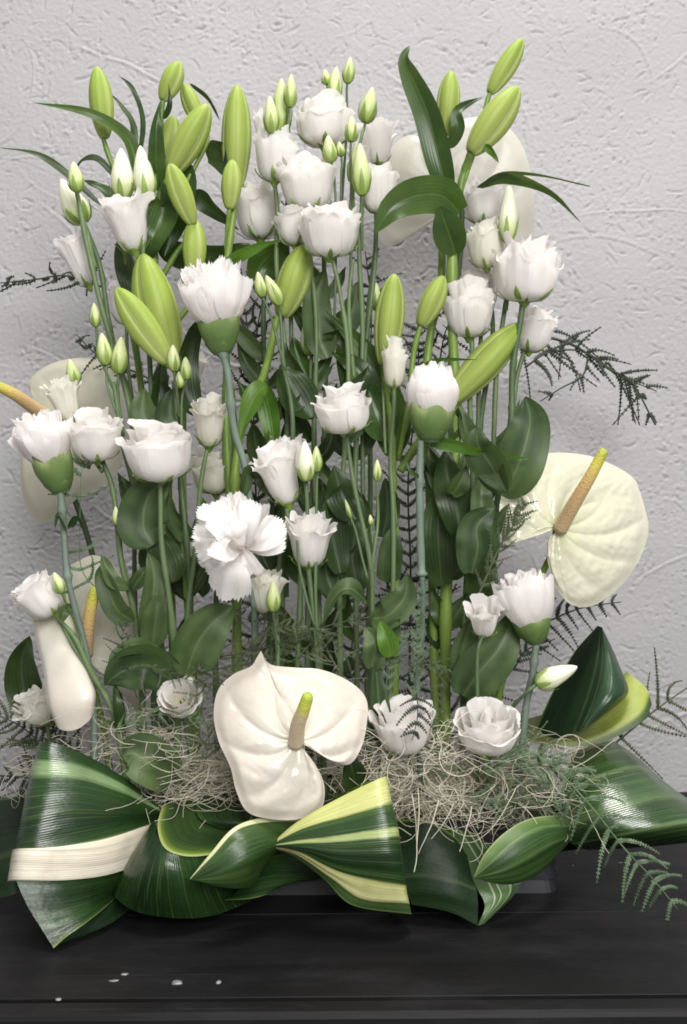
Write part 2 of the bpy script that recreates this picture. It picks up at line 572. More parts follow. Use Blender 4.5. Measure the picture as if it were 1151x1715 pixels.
def build_wall():
    R = np.random.RandomState(5)
    st = 0.0016
    x = np.arange(-0.62, 0.62, st)
    z = np.arange(-0.06, 1.14, st)
    nx, nz = len(x), len(z)
    fx = np.fft.fftfreq(nx, st)[None, :]
    fz = np.fft.fftfreq(nz, st)[:, None]
    fr = np.hypot(fx, fz)

    def band(lo, hi):
        w = np.fft.fft2(R.randn(nz, nx))
        g = np.exp(-(fr / hi) ** 2) * (1 - np.exp(-(fr / lo) ** 2))
        r = np.real(np.fft.ifft2(w * g))
        return r / r.std()
    h = band(2, 8) * 0.00030 + band(60, 220) * 0.00011
    pit = band(60, 150)
    patch = smooth01(band(4, 12) * .5 + .45)
    h += np.clip(pit - 1.25, 0, 1.5) * 0.0009 * patch - np.clip(-pit - 1.5, 0, 1.5) * 0.0013 * patch
    X, Z = np.meshgrid(x, z)

    def stroke(pts, w, a, lip):
        nonlocal h
        pts = spline(pts, max(6, int(np.sum(np.linalg.norm(np.diff(pts, axis=0), axis=1)) / 0.0022)))
        lo = pts.min(0) - 5 * w
        hi = pts.max(0) + 5 * w
        i0, i1 = np.searchsorted(x, [lo[0], hi[0]])
        k0, k1 = np.searchsorted(z, [lo[1], hi[1]])
        if i1 - i0 < 2 or k1 - k0 < 2:
            return
        xs, zs = X[k0:k1, i0:i1], Z[k0:k1, i0:i1]
        best = np.full(xs.shape, 9.0)
        sd = np.zeros(xs.shape)
        fade = np.zeros(xs.shape)
        tg = np.gradient(pts, axis=0)
        n = len(pts)
        for q in range(n):
            dx, dz = xs - pts[q, 0], zs - pts[q, 1]
            d = np.hypot(dx, dz)
            m = d < best
            best[m] = d[m]
            s = dx * tg[q, 1] - dz * tg[q, 0]
            sd[m] = np.sign(s)[m]
            fade[m] = math.sin(math.pi * (q + .6) / (n + .2)) ** .5
        g = np.exp(-(best / w) ** 2)
        l = np.exp(-((best * sd - 1.7 * w) / (1.1 * w)) ** 2)
        h[k0:k1, i0:i1] += fade * (-a * g + lip * l)

    def path(cx, cz, ang, L, curv, k):
        p = [np.array([cx, cz])]
        for i in range(k):
            ang += curv / k + R.randn() * .10
            p.append(p[-1] + np.array([math.cos(ang), math.sin(ang)]) * L / k)
        return np.array(p)
    for i in range(2900):       # short trowel nicks
        cx, cz = R.uniform(-.62, .62), R.uniform(-.05, 1.13)
        L = R.uniform(.004, .022)
        stroke(path(cx, cz, R.uniform(0, 6.28), L, R.randn() * .8, 3), R.uniform(.0008, .0015), R.uniform(.0008, .0022), R.uniform(.0001, .0006))
    for i in range(110):        # long curved drags of the trowel
        cx, cz = R.uniform(-.62, .5), R.uniform(-.05, 1.1)
        L = R.uniform(.06, .20)
        a = R.choice([-.5, -.35, .25, .1, 1.5, 2.6]) + R.randn() * .3
        stroke(path(cx, cz, a, L, R.randn() * .9, 6), R.uniform(.0010, .0020), R.uniform(.0003, .0012), R.uniform(.0004, .0012))
    for i in range(22):         # rounded swirls
        cx, cz, r = R.uniform(-.6, .1), R.uniform(.25, 1.05), R.uniform(.03, .09)
        a0, sp = R.uniform(0, 6.28), R.uniform(1.4, 3.4)
        t = np.linspace(a0, a0 + sp, 9)
        stroke(np.c_[cx + r * np.cos(t) * 1.2, cz + r * np.sin(t)], .0014, .0004, .0005)
    # coarse skirts so that the wall goes on past the frame
    xa = np.r_[-1.6, -1.0, x, 1.0, 1.6]
    za = np.r_[-0.8, z, 1.5, 2.2]
    H = np.zeros((len(za), len(xa)))
    edge = np.ones_like(h)
    for q in range(20):
        edge[q, :] *= q / 20
        edge[-1 - q, :] *= q / 20
        edge[:, q] *= q / 20
        edge[:, -1 - q] *= q / 20
    H[1:1 + nz, 2:2 + nx] = h * edge
    XX, ZZ = np.meshgrid(xa, za)
    co_ = np.stack([XX, WALL_Y - H, ZZ], -1).astype(np.float32)
    n, m = XX.shape
    i = np.arange(n - 1)[:, None] * m + np.arange(m - 1)[None, :]
    q = np.stack([i, i + 1, i + 1 + m, i + m], -1).reshape(-1, 4).astype(np.int32)
    me = bpy.data.meshes.new('wall')
    me.vertices.add(n * m)
    me.vertices.foreach_set('co', co_.reshape(-1))
    me.loops.add(q.size)
    me.loops.foreach_set('vertex_index', q.reshape(-1))
    me.polygons.add(len(q))
    me.polygons.foreach_set('loop_start', np.arange(0, q.size, 4, dtype=np.int32))
    me.polygons.foreach_set('use_smooth', np.ones(len(q), bool))
    me.update(calc_edges=True)
    me.materials.append(M['plaster'])
    o = bpy.data.objects.new('wall', me)
    COL.objects.link(o)
    tag(o, 'white rough plaster wall with trowel marks behind the flowers', None, None, 'structure')


def g_box(x0, x1, y0, y1, z0, z1, b=0.003):
    """box with bevelled long edges (profile in y,z swept along x)"""
    prof = [(y0, z0), (y0, z1 - b), (y0 + b * .3, z1 - b * .3), (y0 + b, z1), (y1 - b, z1), (y1 - b * .3, z1 - b * .3), (y1, z1 - b), (y1, z0)]
    xs = [x0, x1]
    V = V3([[(xx, p[0], p[1]) for p in prof] for xx in xs])
    k = len(prof)
    F = grid_faces(2, k, 0, True) + [tuple(range(k - 1, -1, -1)), tuple(range(k, 2 * k))]
    return V.reshape(-1, 3), F, np.zeros((2 * k, 3))


def build_table():
    t = bpy.data.objects.new('table', None)
    COL.objects.link(t)
    t.location = (0, 1.0, 0)
    ORG[t] = V3([0, 1.0, 0])
    tag(t, 'black painted wooden table top under the flower arrangement', 'table')
    ys = [0.733, 0.7565, 0.9130, 1.10, 1.2975]
    for i in range(len(ys) - 1):
        z1 = 0.0 if i else -0.0012
        o = mk('board', g_box(-.95, .95, ys[i] + .0002, ys[i + 1] - .0002, -.045, z1, .0005 if i else .004), 'black_paint', t, smooth=False)
    mk('apron', g_box(-.93, .93, .752, .772, -.22, -.046, .002), 'black_paint', t, smooth=False)
    R = random.Random(3)
    for (px, py, w, h) in [(290, 1644, 17, 7), (185, 1640, 13, 3), (203, 1629, 10, 3), (360, 1644, 8, 5), (92, 1670, 8, 3), 
                           (955, 1453, 3, 3), (1034, 1449, 7, 2), (905, 1471, 3, 6)]:
        d = CAMH * FPX / (py - CY) * 1.0005
        X = (px - CX) / FPX * d
        k = 11
        ring = []
        for a in range(k):
            th = a / k * 6.283
            rr = R.uniform(.7, 1.15)
            ring.append((X + math.cos(th) * w * .62 * rr / FPX * d, d + math.sin(th) * h * 1.3 * rr / FPX * d, .00035))
        V = V3(ring + [(X, d, .00055)] + [(a_, b_, -.0004) for a_, b_, c_ in ring])
        F = [(q, (q + 1) % k, k) for q in range(k)] + [(k + 1 + q, k + 1 + (q + 1) % k, (q + 1) % k, q) for q in range(k)]
        mk('paint_chip', (V, F, np.zeros((len(V), 3))), 'chipped_white', t)


# ------------------------------------------------------------------ plant builders
def stem(t, pts, r0, r1=None, mat='stem_lisianthus', name='stem', nodes=(), n=None):
    c = spline([PT(t, p) for p in pts], n or max(10, 7 * len(pts)))
    v = np.linspace(0, 1, len(c))
    hs = (pts[0][0] * 3.7 + pts[0][1] * 1.3) % 6.28
    Ls = np.linalg.norm(c[-1] - c[0])
    amp = min(.0035, Ls * .012) * np.sin(math.pi * v)
    c = c + RIGHT * (amp * np.sin(v * 9 * max(.4, Ls * 2) + hs))[:, None] + FWD * (amp * np.sin(v * 7 + hs * 2))[:, None]
    r = pxm(t, 1) * (r0 + ((r1 if r1 is not None else r0) - r0) * v)
    wob = 1 + .06 * np.sin(v * 23 + r0 * 9)
    if name == 'stem' and not nodes and Ls > .25:
        nodes = [(.22 + .19 * k + hs * .02) for k in range(4)]
        wob = wob - .0
        for q in nodes:
            wob = wob + .30 * np.exp(-((v - q) / .012) ** 2)
        nodes = ()
    for q in nodes:
        wob = wob + .55 * np.exp(-((v - q) / .02) ** 2)
    return mk(name, g_tube(c, r * wob, 8), mat, t)


def leaf_shape(v, kind):
    if kind == 'lance':
        return np.sin(np.pi * np.clip(v, 0, 1) ** .62) ** .85 * (1 - .25 * v) + .02
    if kind == 'strap':
        return np.minimum(1, (v / .12) ** .6 + .2) * (1 - np.clip((v - .35) / .65, 0, 1) ** 2.0) ** .9 + .01
    if kind == 'clasp':
        return np.minimum(1, .55 + v * 2.2) * (1 - np.clip((v - .30) / .70, 0, 1) ** 2.1) ** .8 + .01
    return np.sin(np.pi * np.clip(v * .97 + .03, 0, 1) ** .75) ** .75 + .01      # ovate


def g_leaf(c, w, tw=(0, 0), cup=.25, kind='ovate', wav=.05, m=9, seed=0):
    n = len(c)
    T = np.gradient(c, axis=0)
    T /= np.linalg.norm(T, axis=1)[:, None]
    v = np.linspace(0, 1, n)
    hw = leaf_shape(v, kind) * w * .5
    us = np.linspace(-1, 1, m)
    R = random.Random(seed)
    ph = [R.random() * 6.28 for _ in range(4)]
    V = np.zeros((n, m, 3))
    U = np.zeros((n, m, 3))
    prevN = None
    for i in range(n):
        view = unit(EYE - c[i])
        N0 = view - np.dot(view, T[i]) * T[i]
        if np.linalg.norm(N0) < .15 and prevN is not None:
            N0 = prevN
        if prevN is not None:
            N0 = unit(unit(N0) * .5 + prevN * .5)
        N0 = unit(N0 - np.dot(N0, T[i]) * T[i])
        prevN = N0
        S0 = np.cross(T[i], N0)
        a = math.radians(tw[0] + (tw[1] - tw[0]) * v[i])
        N = N0 * math.cos(a) + S0 * math.sin(a)
        Sd = S0 * math.cos(a) - N0 * math.sin(a)
        for j, u in enumerate(us):
            k = cup * abs(u) ** 1.4 * hw[i] - .06 * hw[i] * math.exp(-(u / .12) ** 2)
            k += wav * w * abs(u) ** 2 * math.sin(v[i] * 9 + ph[0] + u * 1.2) + wav * .5 * w * u * math.sin(v[i] * 15 + ph[1])
            V[i, j] = c[i] + Sd * u * hw[i] * math.cos(cup * abs(u) * .6) + N * k
            U[i, j] = (u, v[i], 0)
    return V.reshape(-1, 3), grid_faces(n, m), U.reshape(-1, 3)


def leaf(t, pts, w, mat='leaf_lisianthus', tw=(0, 0), cup=.3, kind='ovate', wav=.065, name='leaf', n=20):
    if isinstance(tw, (int, float)):
        tw = (tw, tw)
    c = spline([PT(t, p) for p in pts], n)
    return mk(name, g_leaf(c, pxm(t, w), tw, cup, kind, wav, 9, int(pts[0][0] * 7 + pts[0][1])), mat, t)


def frame_of(t, b, tip, lean):
    B, Tp = PT(t, b), P(tip[0], tip[1], depth(t) + (b[2] if len(b) > 2 else 0))
    L = np.linalg.norm(Tp - B)
    dr = (Tp - B) / L
    a = math.radians(lean)
    ax = dr * math.cos(a) + V3([0, -1.0, 0]) * math.sin(a)
    e1 = unit(np.cross(ax, [0, -1.0, 0.001]))
    e2 = np.cross(ax, e1)
    return B, ax, e1, e2, L


def revolve(fr, prof, R, H, ns=20, nv=14, mod=None):
    B, ax, e1, e2 = fr[:4]
    pr = spline(prof, nv)
    V = np.zeros((nv, ns, 3))
    U = np.zeros((nv, ns, 3))
    for i in range(nv):
        for j in range(ns):
            th = 2 * math.pi * j / ns
            v = i / (nv - 1)
            r, z = pr[i]
            if mod:
                r, z = mod(r, z, th, v)
            V[i, j] = B + ax * z * H + (e1 * math.cos(th) + e2 * math.sin(th)) * r * R
            U[i, j] = (j / ns, v, 0)
    return V.reshape(-1, 3), grid_faces(nv, ns, 0, True) + [tuple(range((nv - 1) * ns, nv * ns)), tuple(range(ns - 1, -1, -1))], U.reshape(-1, 3)


LILY = [(.26, 0), (.40, .03), (.62, .14), (.82, .32), (.90, .50), (.83, .69), (.63, .84), (.36, .95), (.12, 1.0)]


def lily_bud(t, b, tip, w, lean=8, spin=None, stalk=None):
    fr = frame_of(t, b, tip, lean)
    B, ax, e1, e2, L = fr
    R = pxm(t, w) * .47
    sp = rng.random() * 2 if spin is None else spin
    core = revolve(fr, [(r * .90, z) for r, z in LILY], R, L, 14, 10)
    o = mk('bud', core, 'lily_bud', t)
    pr = spline(LILY, 20)
    for k in range(3):
        c0 = sp + k * 2.0944
        V = np.zeros((20, 13, 3))
        U = np.zeros((20, 13, 3))
        for i in range(20):
            v = i / 19
            for j in range(13):
                u = -1 + j / 6
                th = c0 + u * 1.06
                r = pr[i, 0] * (1.0 + .10 * math.cos(u * 2.6) - .12 * abs(u) ** 9 + .03 * math.sin(5 * v + c0 * 3) * u)
                r += (.025 * math.exp(-((abs(u) - .24) / .12) ** 2) - .03 * math.exp(-(u / .10) ** 2)) * math.sin(math.pi * min(1, v * 1.02)) ** .5
                V[i, j] = B + ax * pr[i, 1] * L + (e1 * math.cos(th) + e2 * math.sin(th)) * r * R
                U[i, j] = (u, v, 0)
        mk('tepal', (V.reshape(-1, 3), grid_faces(20, 13), U.reshape(-1, 3)), 'lily_bud', o)
    if stalk:
        r = w * .10
        stem(t, [(b[0] + (tip[0] - b[0]) * .03, b[1] + (tip[1] - b[1]) * .03) + tuple(b[2:])] + list(stalk), r, r * 1.1, 'stem_lily', 'bud_stalk')
    return o


BUD = [(.30, 0), (.62, .05), (.92, .20), (1.0, .36), (.84, .58), (.58, .78), (.32, .92), (.08, 1.0)]


def g_sepals(fr, R, H, n=5, ln=.6, spread=1.0, w=.34, prof=BUD):
    B, ax, e1, e2 = fr[:4]
    mb = MB()
    pr = spline(prof, 30)
    a0 = rng.random() * 6
    for k in range(n):
        th = a0 + k * 6.283 / n
        l = ln * rng.uniform(.8, 1.15)
        V = np.zeros((7, 3, 3))
        U = np.zeros((7, 3, 3))
        for i in range(7):
            v = i / 6
            zz = v * l
            r = float(np.interp(zz, pr[:, 1], pr[:, 0])) * spread + .07 + .10 * v * v * rng.uniform(0, 1.6)
            hw = w * (1 - v ** 1.5) + .01
            for j in range(3):
                q = th + (j - 1) * hw
                V[i, j] = B + ax * zz * H + (e1 * math.cos(q) + e2 * math.sin(q)) * (r + (.05 if j == 1 else 0)) * R
                U[i, j] = ((j - 1), v, 0)
        mb.add((V.reshape(-1, 3), grid_faces(7, 3), U.reshape(-1, 3)))
    return mb.get()


def lis_bud(t, b, tip, w, lean=5, white=False, stalk=None):
    fr = frame_of(t, b, tip, lean)
    R, L = pxm(t, w) * .5, fr[4]
    ph = rng.random() * 6

    def mod(r, z, th, v):
        return r * (1 - .10 * max(0, math.sin(3 * th + v * 5 + ph)) ** 6 * min(1, v * 2)), z
    o = mk('bud', revolve(fr, BUD, R, L, 18, 14, mod), 'lisianthus_bud_white' if white else 'lisianthus_bud', t)
    mk('calyx', g_sepals(fr, R, L, 5, .62 if not white else .40), 'calyx', o)
    if stalk:
        stem(t, [b] + list(stalk), max(2.0, w * .085), max(2.4, w * .10), 'stem_lisianthus', 'bud_stalk')
    return o


def g_petal(fr, prof, phi, half, R, H, rn, wave=.06, teeth=0.0, drop=.22, nu=9, nv=9, skew=.05, aw0=.45, crease=0.0):
    B, ax, e1, e2 = fr[:4]
    pr = spline(prof, 40)
    p1, p2, p3, p4 = [rn.random() * 6.28 for _ in range(4)]
    V = np.zeros((nv, nu, 3))
    U = np.zeros((nv, nu, 3))
    tz = [rn.uniform(.2, 1) if q % 2 else rn.uniform(-.25, .2) for q in range(nu)]
    for i in range(nv):
        v = i / (nv - 1)
        for j in range(nu):
            u = -1 + 2 * j / (nu - 1)
            ve = v * (1 - teeth * tz[j] * v ** 5)
            ve *= 1 - drop * abs(u) ** 2.6 * v ** 2
            x = min(38.999, max(0, ve * 39))
            k = int(x)
            r, z = pr[k] * (1 - (x - k)) + pr[k + 1] * (x - k)
            aw = aw0 + (1 - aw0) * float(smooth01(v / .55))
            th = phi + half * u * aw
            wv = v ** 2.6
            r = r * (1 + skew * u) + wave * wv * (.7 * math.sin(2.6 * u + p1) + .5 * math.sin(6.5 * u + p2) + .2 * math.sin(11.5 * u + p4)) + .03 * v * math.sin(2.2 * u + 5 * v + p3)
            z = z + wave * wv * (.6 * math.sin(4.2 * u + p3) + .18 * math.sin(9.0 * u + p1))
            if crease:
                r += crease * math.sin(9 * u + p4) * v
            V[i, j] = B + ax * z * H + (e1 * math.cos(th) + e2 * math.sin(th)) * r * R
            U[i, j] = (u, v, 0)
    return V.reshape(-1, 3), grid_faces(nv, nu), U.reshape(-1, 3)


CUP = {
    'cup': ([(.06, 0), (.40, .03), (.68, .15), (.82, .36), (.88, .58), (.95, .74), (1.04, .80)],
            [(.05, .02), (.36, .07), (.60, .26), (.72, .55), (.78, .78), (.88, .93)],
            [(.04, .05), (.26, .14), (.42, .38), (.50, .70), (.58, .95), (.66, 1.05)]),
    'bell': ([(.05, 0), (.28, .04), (.50, .18), (.62, .42), (.70, .64), (.84, .82), (1.02, .89)],
             [(.04, .02), (.26, .08), (.45, .26), (.55, .55), (.65, .82), (.80, .99)],
             [(.03, .05), (.20, .14), (.32, .40), (.38, .72), (.46, .96), (.54, 1.05)]),
    'bowl': ([(.06, 0), (.48, .02), (.80, .15), (.93, .36), (.97, .55), (1.0, .68), (1.05, .73)],
             [(.05, .02), (.42, .07), (.70, .25), (.81, .53), (.86, .76), (.93, .87)],
             [(.04, .05), (.30, .14), (.50, .38), (.58, .70), (.64, .93), (.72, 1.02)]),
    'open': ([(.06, 0), (.40, .04), (.66, .18), (.86, .38), (.98, .55), (1.06, .64), (1.10, .62)],
             [(.05, .02), (.34, .09), (.56, .27), (.72, .52), (.84, .72), (.94, .82)],
             [(.04, .05), (.24, .14), (.40, .36), (.50, .64), (.56, .85), (.62, .93)]),
}


def bloom(t, b, tip, w, kind='cup', lean=12, seed=None, n=(5, 5, 4), wave=.06, mat='petal_white', stalk=None, heart=True):
    fr = frame_of(t, b, tip, lean)
    R, L = pxm(t, w) * .5, fr[4]
    rn = random.Random(seed if seed is not None else int(b[0] * 13 + b[1] * 7))
    # heart: tightly furled inner petals
    mb = MB()
    if heart:
        for k in range(3):
            mb.add(g_petal(fr, [(.03, .05), (.16, .14), (.25 - .05 * k, .40), (.26 - .06 * k, .70), (.24 - .07 * k, .96)], rn.random() * 6.28, 1.5, R, L, rn, .04, 0, .1, 9, 6))
    else:
        mb.add(revolve(fr, [(.06, 0), (.10, .04), (.05, .10)], R, L, 8, 6))
    o = mk('blossom', mb.get(), mat, t)
    a = rn.random() * 6.28
    halves = (.84, .86, 1.0)
    for li, (prof, cnt) in enumerate(zip(CUP[kind], n)):
        for k in range(cnt):
            sc = rn.uniform(.94, 1.05)
            fl = rn.uniform(-.10, .16)
            pf = [(r * rn.uniform(.97, 1.04) * (1 + fl * (q / 6) ** 3), z * (1 + (sc - 1) * 2 * q / 6) - max(0, fl) * .35 * (q / 6) ** 4) for q, (r, z) in enumerate(prof)]
            hf = halves[li] * 5 / max(4, cnt) * rn.uniform(.92, 1.1)
            mk('petal', g_petal(fr, pf, a + k * 6.283 / max(1, cnt) + rn.uniform(-.15, .15), hf, R, L, rn, wave * rn.uniform(.6, 1.4), .05 * rn.random(), rn.uniform(.10, .26), 17, 12, rn.choice((-.05, .05)), .5, .012), mat, o)
        a += .62 + rn.uniform(-.1, .1)
    cal = MB().add(revolve(fr, [(.08, -.10), (.13, -.06), (.20, .0), (.32, .05), (.36, .08)], R, L, 12, 6)).add(g_sepals(fr, R, L, 5, .24, 1.0, .16, CUP[kind][0]))
    mk('calyx', cal.get(), 'calyx', o)
    if stalk:
        q = fr[0] - fr[1] * L * .08
        stem(t, [b] + list(stalk), 3.2, 3.4, 'stem_lisianthus', 'flower_stalk')
    return o


def carnation(t, b, tip, w, cal_w, cal_h, lean=5, prof=None, n=(7, 8, 7), seed=1, half=.85, teeth=.06):
    """b = where the petals leave the calyx, calyx below it along the axis"""
    fr = frame_of(t, b, tip, lean)
    B, ax, e1, e2, L = fr
    R = pxm(t, w) * .5
    rn = random.Random(seed)
    prof = prof or ([(.30, -.15), (.62, .06), (.90, .38), (1.03, .74)], [(.26, -.1), (.42, .25), (.62, .62), (.78, .97)], [(.18, -.1), (.26, .3), (.36, .7), (.46, 1.04)])
    mb = MB()
    for k in range(5):
        mb.add(g_petal(fr, [(.06, -.1), (.12, .3), (.18, .7), (.24, 1.0)], k * 1.256 + rn.random(), .9, R, L, rn, .10, .1, .1, 17, 7))
    o = mk('blossom', mb.get(), 'petal_carnation', t)
    a = rn.random() * 6
    for pf0, cnt in zip(prof, n):
        for k in range(cnt):
            s = rn.uniform(.9, 1.08)
            pf = [(r * rn.uniform(.93, 1.06), z * s) for r, z in pf0]
            mk('petal', g_petal(fr, pf, a + k * 6.283 / cnt + rn.uniform(-.2, .2), half * rn.uniform(.85, 1.2), R, L, rn, .085, teeth, .14, 25, 11, rn.choice((-.08, .08)), .50, .012), 'petal_carnation', o)
        a += .5
    # swollen toothed calyx
    Rc, Hc = pxm(t, cal_w) * .5, pxm(t, cal_h)
    fr2 = (B - ax * Hc * .82, ax, e1, e2, Hc)
    ph = rn.random() * 6

    def mod(r, z, th, v):
        tooth = .5 + .5 * math.cos(5 * th + ph)
        return r * (1 + .03 * math.cos(5 * th + ph) * v), z + (tooth - .45) * .26 * float(smooth01((v - .6) / .4))
    cprof = [(.16, -.04), (.30, .02), (.50, .10), (.66, .24), (.88, .52), (.99, .78), (.97, 1.0), (.94, 1.0), (.90, .8)]
    ca = mk('calyx', revolve(fr2, cprof[:7], Rc, Hc, 40, 14, mod), 'calyx_carnation', t)
    br = MB()
    for k in range(4):
        th0 = k * 1.571 + ph
        V = np.zeros((6, 5, 3))
        U = np.zeros((6, 5, 3))
        for i in range(6):
            v = i / 5
            for j in range(5):
                u = -1 + j / 2
                th = th0 + u * .8 * (1 - v ** 1.6)
                r = .36 + .45 * v + .02
                V[i, j] = fr2[0] + ax * (.02 + .34 * v) * Hc + (e1 * math.cos(th) + e2 * math.sin(th)) * r * Rc
                U[i, j] = (u, v, 0)
        br.add((V.reshape(-1, 3), grid_faces(6, 5), U.reshape(-1, 3)))
    mk('bract', br.get(), 'calyx_carnation', ca)
    return o


def spathe(t, origin, outline, mat, cup=.012, tiltx=0., tilty=0., vein=.0016, nv=9, n=150, m=22, tipcurl=0., name='spathe', dof=None, sweep=1.1, crk=.0006):
    """heart-shaped bract: rays from the spadix foot to the outline, quilted between its veins"""
    o2 = V3(origin[:2], float)
    out = spline(outline + [outline[0]], n)[:-1]
    n = len(out)
    dd = depth(t) + (origin[2] if len(origin) > 2 else 0)
    sc = np.max(np.linalg.norm(out - o2, axis=1))
    V = np.zeros((n, m, 3))
    U = np.zeros((n, m, 3))
    arc = np.r_[0, np.cumsum(np.linalg.norm(np.diff(out, axis=0), axis=1))]
    arc /= arc[-1] + np.linalg.norm(out[0] - out[-1])
    for i in range(n):
        # vein coordinate bends so that veins sweep along the margin
        for j in range(m):
            s = (j / (m - 1)) ** .85
            p = o2 + (out[i] - o2) * s
            rel = (p - o2) / sc
            rr = np.hypot(*rel)
            av = math.sqrt((min(arc[i], 1 - arc[i]) * 2) ** 2 + .07 ** 2)
            q = av * nv * .5 + sweep * s
            lim = s ** 1.1 * (1 - s ** 5)
            z = cup * (rr ** 2) + tiltx * rel[0] + tilty * rel[1] + vein * 1.9 * lim * (abs(math.sin(math.pi * q)) ** .7 - .6)
            z += vein * .25 * lim * math.sin(13 * rel[0] + 3 * math.sin(9 * rel[1])) * math.cos(11 * rel[1] + 2 * rel[0])
            z += crk * lim * (math.sin(31 * rel[0] + 4 * math.sin(12 * rel[1])) * math.sin(27 * rel[1] + 3 * math.sin(9 * rel[0])) + .6 * math.sin(55 * rel[0] - 21 * rel[1]) * math.sin(48 * rel[1]))
            z += -.004 * float(smooth01((s - .86) / .14))
            if dof:
                z += dof(rel[0], rel[1])
            V[i, j] = P(p[0], p[1], dd - z)
            U[i, j] = (arc[i], s, 0)
    F = grid_faces(n, m)
    F += [((n - 1) * m + j, (n - 1) * m + j + 1, j + 1, j) for j in range(m - 1)]
    return mk(name, (V.reshape(-1, 3), F, U.reshape(-1, 3)), mat, t)


def spadix(t, pts, r0, r1, mat='spadix'):
    c = spline([PT(t, p) for p in pts], 26)
    v = np.linspace(0, 1, 26)
    r = pxm(t, 1) * (r0 + (r1 - r0) * v) * np.clip((1.03 - v) / .08, 0, 1) ** .5
    g = g_tube(c, r, 14)
    return mk('spadix', g, mat, t)


def g_pinna(c, nl, lw, lh, taper=.5):
    """comb-like fern pinna: thin rib with small lobes on both sides; c polyline"""
    n = len(c)
    T = np.gradient(c, axis=0)
    T /= np.linalg.norm(T, axis=1)[:, None] + 1e-12
    mb = MB()
    mb.add(g_tube(c, np.linspace(lw * .36, lw * .22, n), 4))
    V, F = [], []
    for k in range(nl):
        v = (k + .5) / nl
        x = v * (n - 1)
        i = min(n - 2, int(x))
        p = c[i] * (1 - (x - i)) + c[i + 1] * (x - i)
        tn = T[i]
        N0 = unit(V3([rng.uniform(-.5, .5), -1, rng.uniform(-.2, .7)]))
        sd = unit(np.cross(tn, N0))
        up = np.cross(sd, tn)
        sz = lh * (1 - taper * v ** 2) * rng.uniform(.8, 1.15)
        wv = lw * (1 - taper * v ** 2)
        for s in (-1, 1):
            o = len(V)
            a = p - tn * wv * .5
            b = p + tn * wv * .5
            q = p + sd * s * sz + tn * wv * .55 - up * sz * .12
            q2 = p + sd * s * sz * .8 - tn * wv * .15 + up * sz * .10
            V += [a, b, q, q2]
            F.append((o, o + 1, o + 2, o + 3))
    mb.add((V3(V), F, np.tile([.5, .5, .5], (len(V), 1))))
    return mb.get()


def frond(t, pts, pairs, plen, ang=62, mat='fern_dark', r=2.0, lobe=5.0, droop=(0, 0, 0), side=(1, -1), start=.08, curl=.25, dz=.02, taper=.6, seed=0, jit=12):
    """rachis through pts with two ranks of comb pinnae. plen px at the foot, tapering to the tip"""
    rn = random.Random(seed + int(pts[0][0]))
    c = spline([PT(t, p) for p in pts], 40)
    k1 = pxm(t, 1)
    mk('rachis', g_tube(c, np.linspace(r, r * .45, 40) * k1, 5), mat, t)
    T = np.gradient(c, axis=0)
    T /= np.linalg.norm(T, axis=1)[:, None]
    for k in range(pairs):
        v = start + (1 - start) * (k + .3) / pairs
        i = min(39, int(v * 39))
        for s in side:
            l = plen * k1 * (1 - taper * v ** 1.5) * rn.uniform(.78 - jit * .014, 1.12)
            if rn.random() < jit * .006:
                continue
            tn = T[i]
            N0 = unit(V3([0, -1, 0]) - tn * np.dot(V3([0, -1.0, 0]), tn))
            sd = np.cross(tn, N0) * s
            a = math.radians(ang + rn.uniform(-jit, jit))
            dr = unit(tn * math.cos(a) + sd * math.sin(a) + N0 * rn.uniform(-.4, .4))
            bend = unit(tn * curl + V3(droop) + sd * rn.uniform(-.2, .2) + V3([rn.gauss(0, 1), rn.gauss(0, 1), rn.gauss(0, 1)]) * jit * .014) * rn.uniform(.6, 1 + jit * .05)
            q = [c[i] + dr * l * x + bend * l * .45 * x * x + N0 * 0 for x in np.linspace(0, 1, 9)]
            nl = max(6, int(l / k1 / lobe * 1.5))
            mk('pinna', g_pinna(V3(q), nl, lobe * k1 * .78, lobe * k1 * .88 * rn.uniform(.8, 1.1)), mat, t)
# ------------------------------------------------------------------ build: setting
build_wall()
build_table()

# container: low black plastic tray with ribs round its foot
tray = thing('planter_tray', 'low black plastic tray holding the flowers, its corner showing under the leaves', 'tray', (520, 1497, .96))


def ring_rect(x0, x1, y0, y1, z, r=.012, k=5):
    pts = []
    for cx, cy, a0 in ((x1 - r, y0 + r, -90), (x1 - r, y1 - r, 0), (x0 + r, y1 - r, 90), (x0 + r, y0 + r, 180)):
        for q in range(k):
            a = math.radians(a0 + 90 * q / (k - 1))
            pts.append((cx + r * math.cos(a), cy + r * math.sin(a), z))
    return pts


TX0, TX1, TY0, TY1 = -.235, .199, .958, 1.095
lev = [(0, .0), (.002, .012), (-.0015, .0135), (-.0015, .017), (.001, .0185), (.001, .032), (.003, .034), (.003, .058), (-.004, .06), (-.004, .066), (.004, .066), (.006, .05), (.010, .006)]
V = V3([ring_rect(TX0 + i, TX1 - i, TY0 + i, TY1 - i, z) for i, z in lev])
mk('tray_shell', (V.reshape(-1, 3), grid_faces(len(lev), V.shape[1], 0, True) + [tuple(range((len(lev) - 1) * 20, len(lev) * 20))], np.zeros((V.shape[0] * 20, 3))), 'tray_plastic', tray, smooth=False)
lv2 = [(.009, .008), (.009, .07), (.014, .082), (.03, .090), (.06, .093)]
V = V3([ring_rect(TX0 + i, TX1 - i, TY0 + i, TY1 - i, z) for i, z in lv2])
fo = mk('floral_foam', (V.reshape(-1, 3), grid_faces(5, 20, 0, True) + [tuple(range(80, 100))], np.zeros((100, 3))), 'foam', tray)

